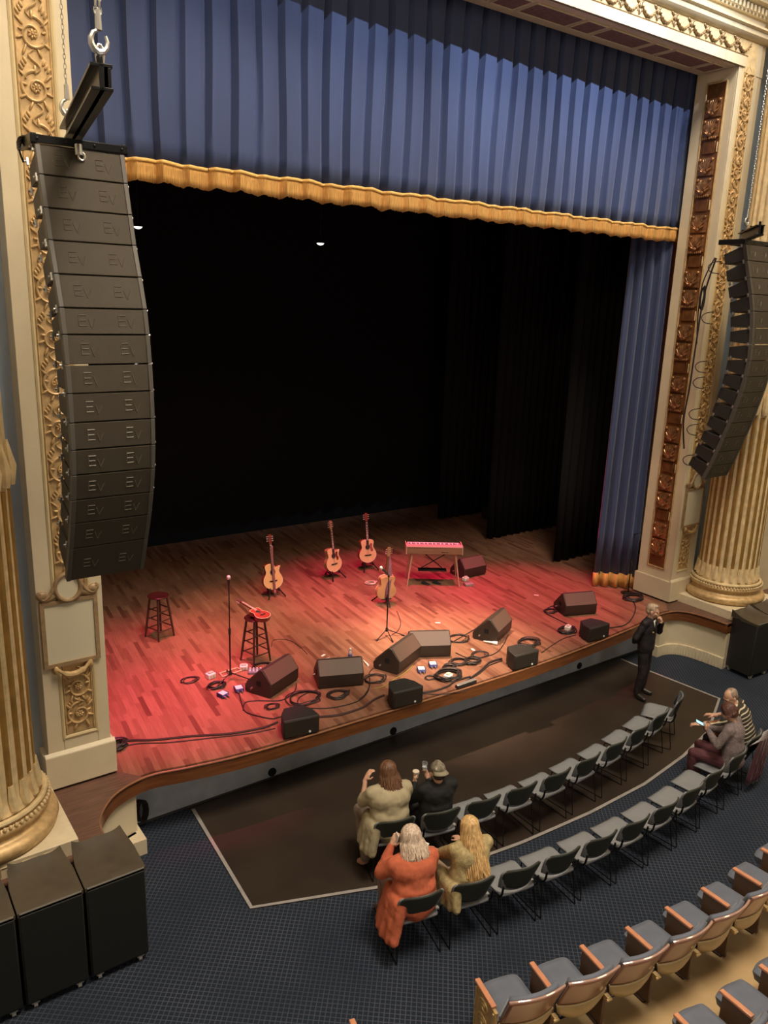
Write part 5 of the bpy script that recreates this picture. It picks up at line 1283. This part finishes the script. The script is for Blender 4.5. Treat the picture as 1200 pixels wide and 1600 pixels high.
rtB = person('person in black jacket and backwards grey patterned cap holding a cup and a glass', pB, rB,
       seated(.0, .03, 1.12, chest=(.02,-.04,.88), neck=(.03,-.03,1.02), head=(.03,-.01,1.145), shL=(-.16,-.03,.96), shR=(.22,-.03,.96), elL=(-.27,.12,.74), wrL=(-.16,.20,.90), elR=(.30,.14,.74), wrR=(.06,.26,.86)), 1.18, BLKJ, DARKP, cap_hat, mat('black_shoe', (.015,.013,.012), .4), hd=(0,-.30),
       hands={'L': ((.3,.7,.5),(-.9,.3,.0),1,1.0), 'R': ((-.1,.6,.7),(.7,.3,-.3),-1,1.0)}, top_name='jacket')
def world_of(pos, rz, p): return (pos[0]+cos(rz)*p[0]-sin(rz)*p[1], pos[1]+sin(rz)*p[0]+cos(rz)*p[1], pos[2]+p[2])
t = thing('paper_cup', 'white round cup in the left hand of the person in the cap', 'cup', world_of(pB, rB, (-.115,.27,.93)))
q = MB(); q.lathe([(0,0),(.030,0),(.040,.08),(.042,.082),(.040,.088),(0,.088)], seg=20); q.build('body', mat('cream_cup', (.72,.62,.50), .5), t)
t = thing('drinking_glass', 'clear plastic glass held up in front of the grey cap', 'glass', world_of(pB, rB, (.03,.33,.95)))
q = MB(); q.lathe([(0,0),(.028,0),(.036,.12),(.033,.12),(.026,.006),(0,.006)], seg=20); q.build('body', GL, t)
q = MB(); q.lathe([(0,.008),(.026,.008),(.030,.06),(0,.062)], seg=16); q.build('ice', mat('ice_white', (.75,.8,.82), .3), t)
# C: coral cardigan
pC, rC = seatpos(R2, 0, .26)
person('person in coral cardigan with grey-blond shoulder-length hair, left end of second row', pC, rC,
       seated(.05, 0, 1.25, shL=(-.20,.02,1.0), shR=(.20,.02,1.0), elL=(-.31,.12,.85), wrL=(-.17,.20,1.08), elR=(.28,.15,.83), wrR=(.2,.40,.78)), 1.42, CORAL, mat('taupe_trousers', (.25,.16,.14), .8),
       hair_style(H_GREY, .15, 1.12, 170, .10, seed=5, wavy=.012), mat('brown_shoe', (.12,.06,.04), .5), hd=(.15,-.2),
       hands={'L': ((.4,.1,.9),(-.8,-.3,.2),1,.9), 'R': ((0,1,-.1),(0,0,1),-1,.6)}, top_name='cardigan',
       extra=lambda c: (drape_tail(c, .27, -.20, -.34), c.ell((-.03,-.08,.62),(.27,.15,.13))))
q = MB(); q.box((-.005,-.035,-.07),(.005,.035,.07)); o = q.build('smartphone', WHITEP, loc=world_of(pC, rC, (-.125,.18,1.16)), rot=(.2,.1,rC), bevel=.003); tag(o, 'white phone held to the left ear of the person in coral', 'phone')
# D: long blond hair
pD, rD = seatpos(R2, 1, .26)
person('person in an olive beige lace top with very long blond hair, second row', pD, rD,
       seated(.0, .05, 1.05, elL=(-.16,.24,.80), wrL=(-.27,.26,.88), elR=(.30,.14,.80), wrR=(.14,.36,.80)), 1.22, LACE, mat('beige_trousers', (.36,.26,.17), .8),
       hair_style(H_BLOND, .47, 1.0, 240, .19, seed=9, wavy=.012), mat('brown_shoe', (.12,.06,.04), .5), hd=(.1,-.2), sleeve=.25,
       hands={'L': ((-.85,.3,.05),(0,0,1),1,.4), 'R': ((0,1,-.1),(0,0,1),-1,.6)}, top_name='blouse',
       extra=lambda c: (drape_tail(c, .46, -.19, -.25), c.ell((0,-.08,.62),(.23,.14,.13))))
q = MB(); q.box((-.07,-.05,-.002),(.07,.05,.002)); o = q.build('paper_card', WHITEP, loc=world_of(pD, rD, (-.37,.27,.925)), rot=(.15,-.2,.5)); tag(o, 'white folded card in the outstretched hand of the blond person', 'card')
# E: person with phone
pE, rE = seatpos(R2, 9, .24); rE += .12; pE = (pE[0]+.14, pE[1], 0)
person('person in a brown-mauve sweater with pinned-up auburn hair looking at a glowing phone', pE, rE,
       seated(.02, .04, 1.1, elL=(-.25,.10,.82), wrL=(-.09,.28,.90), elR=(.27,.12,.80), wrR=(.05,.30,.88), head=(.04,.09,1.21), neck=(.04,.01,1.08)), 1.15, MAUVE, mat('maroon_striped_trousers', (.10,.03,.04), .8, var=.4, vscale=8, stretch=(1,1,8)),
       hair_style(H_AUB, .02, 1.12, 70, .02, seed=11), mat('black_shoe', (.015,.013,.012), .4), hd=(.1,-.65),
       hands={'L': ((.35,.7,.5),(-.7,.5,-.2),1,1.1), 'R': ((-.35,.7,.5),(.7,.5,-.2),-1,1.1)}, top_name='sweater')
t = thing('smartphone', 'dark phone with a glowing pale blue screen in the hands of the person in mauve', 'phone', world_of(pE, rE, (-.03,.40,.94))); t.rotation_euler = (radians(-68)+radians(90), 0, rE+.35)
q = MB(); q.box((-.04,-.08,-.005),(.04,.08,.005)); q.build('case', BLACKP, t, bevel=.003)
q = MB(); q.box((-.035,-.073,.005),(.035,.073,.0065)); q.build('screen', mat('lit_screen', (.2,.5,.8), .3, emit=(.25,.72,1.0,2.2)), t)
# F: striped sweater
pF, rF = seatpos(R2, 10, .26); rF += .2; pF = (pF[0]+.10, pF[1], 0)
def hairF(root, hc, R):
    c = MB(); c.ell(hc+R@Vector((0,-.028,.040)), (.083,.095,.084), R); c.ell(hc+R@Vector((0,-.06,-.01)), (.075,.052,.06), R); c.build('hair', mat_hair('thin_grey_brown_hair', (.20,.14,.10), (.42,.32,.25)), root, remesh=.008, sm=2)
    g = MB()
    for q in (-1,1): g.tube([hc+R@Vector((q*.033+.024*cos(2*pi*k/12), .102, .0+.018*sin(2*pi*k/12))) for k in range(12)], .003, 4, True); g.tube([hc+R@Vector((q*.058,.10,.002)), hc+R@Vector((q*.082,0,0))], .003, 4)
    g.build('spectacles', BLACKP, root)
person('person in black and cream striped sweater and spectacles, looking down to the left', pF, rF,
       seated(.12, 0, 1.15, elL=(-.30,.28,.84), wrL=(-.33,.52,.80), elR=(.30,.18,.82), wrR=(.12,.40,.78), head=(-.04,.22,1.20)), 1.2, stripes(), DARKP, hairF, mat('black_shoe', (.015,.013,.012), .4), hd=(.9,-.45), sleeve=.45,
       hands={'L': ((-.3,.95,.0),(0,0,1),1,.8), 'R': ((0,1,-.1),(0,0,1),-1,.6)}, top_name='sweater')
q = MB(); q.tube([(.034*cos(2*pi*k/14),.034*sin(2*pi*k/14),0) for k in range(14)], .008, 6, True); q.box((-.02,.026,-.018),(.02,.042,.018)); o = q.build('wristwatch', BLACKP, loc=world_of(pF, rF, (-.327,.47,.805)), rot=(radians(85),0,rF)); tag(o, 'black watch on the outstretched wrist of the person in stripes', 'watch')
# jacket in the lap between them and maroon coat over the chair back
q = MB(); q.ell((0,0,0),(.22,.16,.06)); q.ell((.12,-.05,.03),(.13,.12,.05)); q.ell((-.12,.06,.02),(.12,.10,.05))
o = q.build('folded_jacket', mat('orange_brown_cloth', (.28,.10,.035), .9, var=.2), remesh=.012, sm=3, loc=world_of(pF, rF, (-.02,.33,.66)), rot=(0,0,.3)); tag(o, 'orange-brown folded jacket on the lap of the person in stripes', 'jacket')
vs = []; n = 40
for j in range(9):
    for i in range(n+1):
        u = i/n*2-1; z = .84-.70*j/8; vs.append((u*(.27+.03*j/8), -.34-.07*(1-j/8)+.06*u*u+.022*sin(i*1.1+j*.3)*(j/8+.2), z))
for i in range(n+1): u = i/n*2-1; vs.append((u*.25, -.22, .70))
fs = [(j*(n+1)+i, j*(n+1)+i+1, (j+1)*(n+1)+i+1, (j+1)*(n+1)+i) for j in range(8) for i in range(n)]+[(i, 9*(n+1)+i, 9*(n+1)+i+1, i+1) for i in range(n)]
xF, yF = R2[10]; aF = ang(R2, 10)
o = MB().add(vs, fs).build('draped_coat', mat('maroon_velvet', (.075,.018,.028), .7, var=.4, vscale=20, stretch=(6,6,.4), sheen=.4), loc=(xF-sin(aF)*.25, yF+cos(aF)*.25, 0), rot=(0,0,aF)); o.modifiers.new('solid','SOLIDIFY').thickness = .012
tag(o, 'maroon coat hanging over the chair back of the person in stripes', 'coat')

# G: standing person in a black suit
k = .965
J = dict(pel=(0,0,.95), waist=(0,.0,1.12), chest=(0,-.01,1.32), neck=(0,.0,1.49), head=(.0,.035,1.635), shL=(-.185,-.01,1.44), shR=(.185,-.01,1.44), elL=(-.235,.12,1.20), wrL=(-.10,.19,1.42), elR=(.29,-.10,1.18), wrR=(.13,-.17,1.03),
         hipL=(-.09,0,.92), hipR=(.09,0,.92), knL=(-.11,.01,.50), knR=(.12,.03,.50), anL=(-.11,-.02,.09), anR=(.15,-.01,.09), toL=(-.13,.14,.04), toR=(.20,.15,.04))
J = {a: tuple(c*k for c in v) for a, v in J.items()}
def hairG(root, hc, R):
    c = MB(); c.ell(hc+R@Vector((0,-.018,.045)), (.083,.100,.088), R); c.ell(hc+R@Vector((0,-.055,-.005)), (.078,.055,.065), R); c.ell(hc+R@Vector((0,.04,.095)), (.05,.05,.03), R); c.build('hair', H_SH, root, remesh=.008, sm=2)
    c = MB(); hn = Vector(J['neck']); c.add([hn+Vector((-.045,.098,-.01)), hn+Vector((.045,.098,-.01)), hn+Vector((0,.128,-.20)), hn+Vector((0,.10,-.02))], [(0,1,2)]); o = c.build('white_shirt', WHITEP, root); o.modifiers.new('solid','SOLIDIFY').thickness = .01
    c = MB(); c.tube([hn+Vector((0,.112,-.03)), hn+Vector((0,.128,-.10)), hn+Vector((0,.137,-.22))], [.012,.014,.018], 6); c.build('tie', SUIT, root)
    c = MB(); c.box(hn+Vector((.085,.115,-.20)), hn+Vector((.115,.135,-.185))); c.build('name_pin', GOLDB, root)
person('person in black suit and tie standing by the stage, hand raised to chin', (11.16,7.58,.012), radians(180+16), J, .97, SUIT, SUIT, hairG, mat('black_shoe', (.015,.013,.012), .4), hd=(.25,-.05),
       hands={'L': ((.35,-.1,.95),(-.2,.9,.1),-1,1.1), 'R': ((-.8,-.1,-.1),(0,-1,0),1,.6)}, top_name='suit_jacket')
print('people ok')
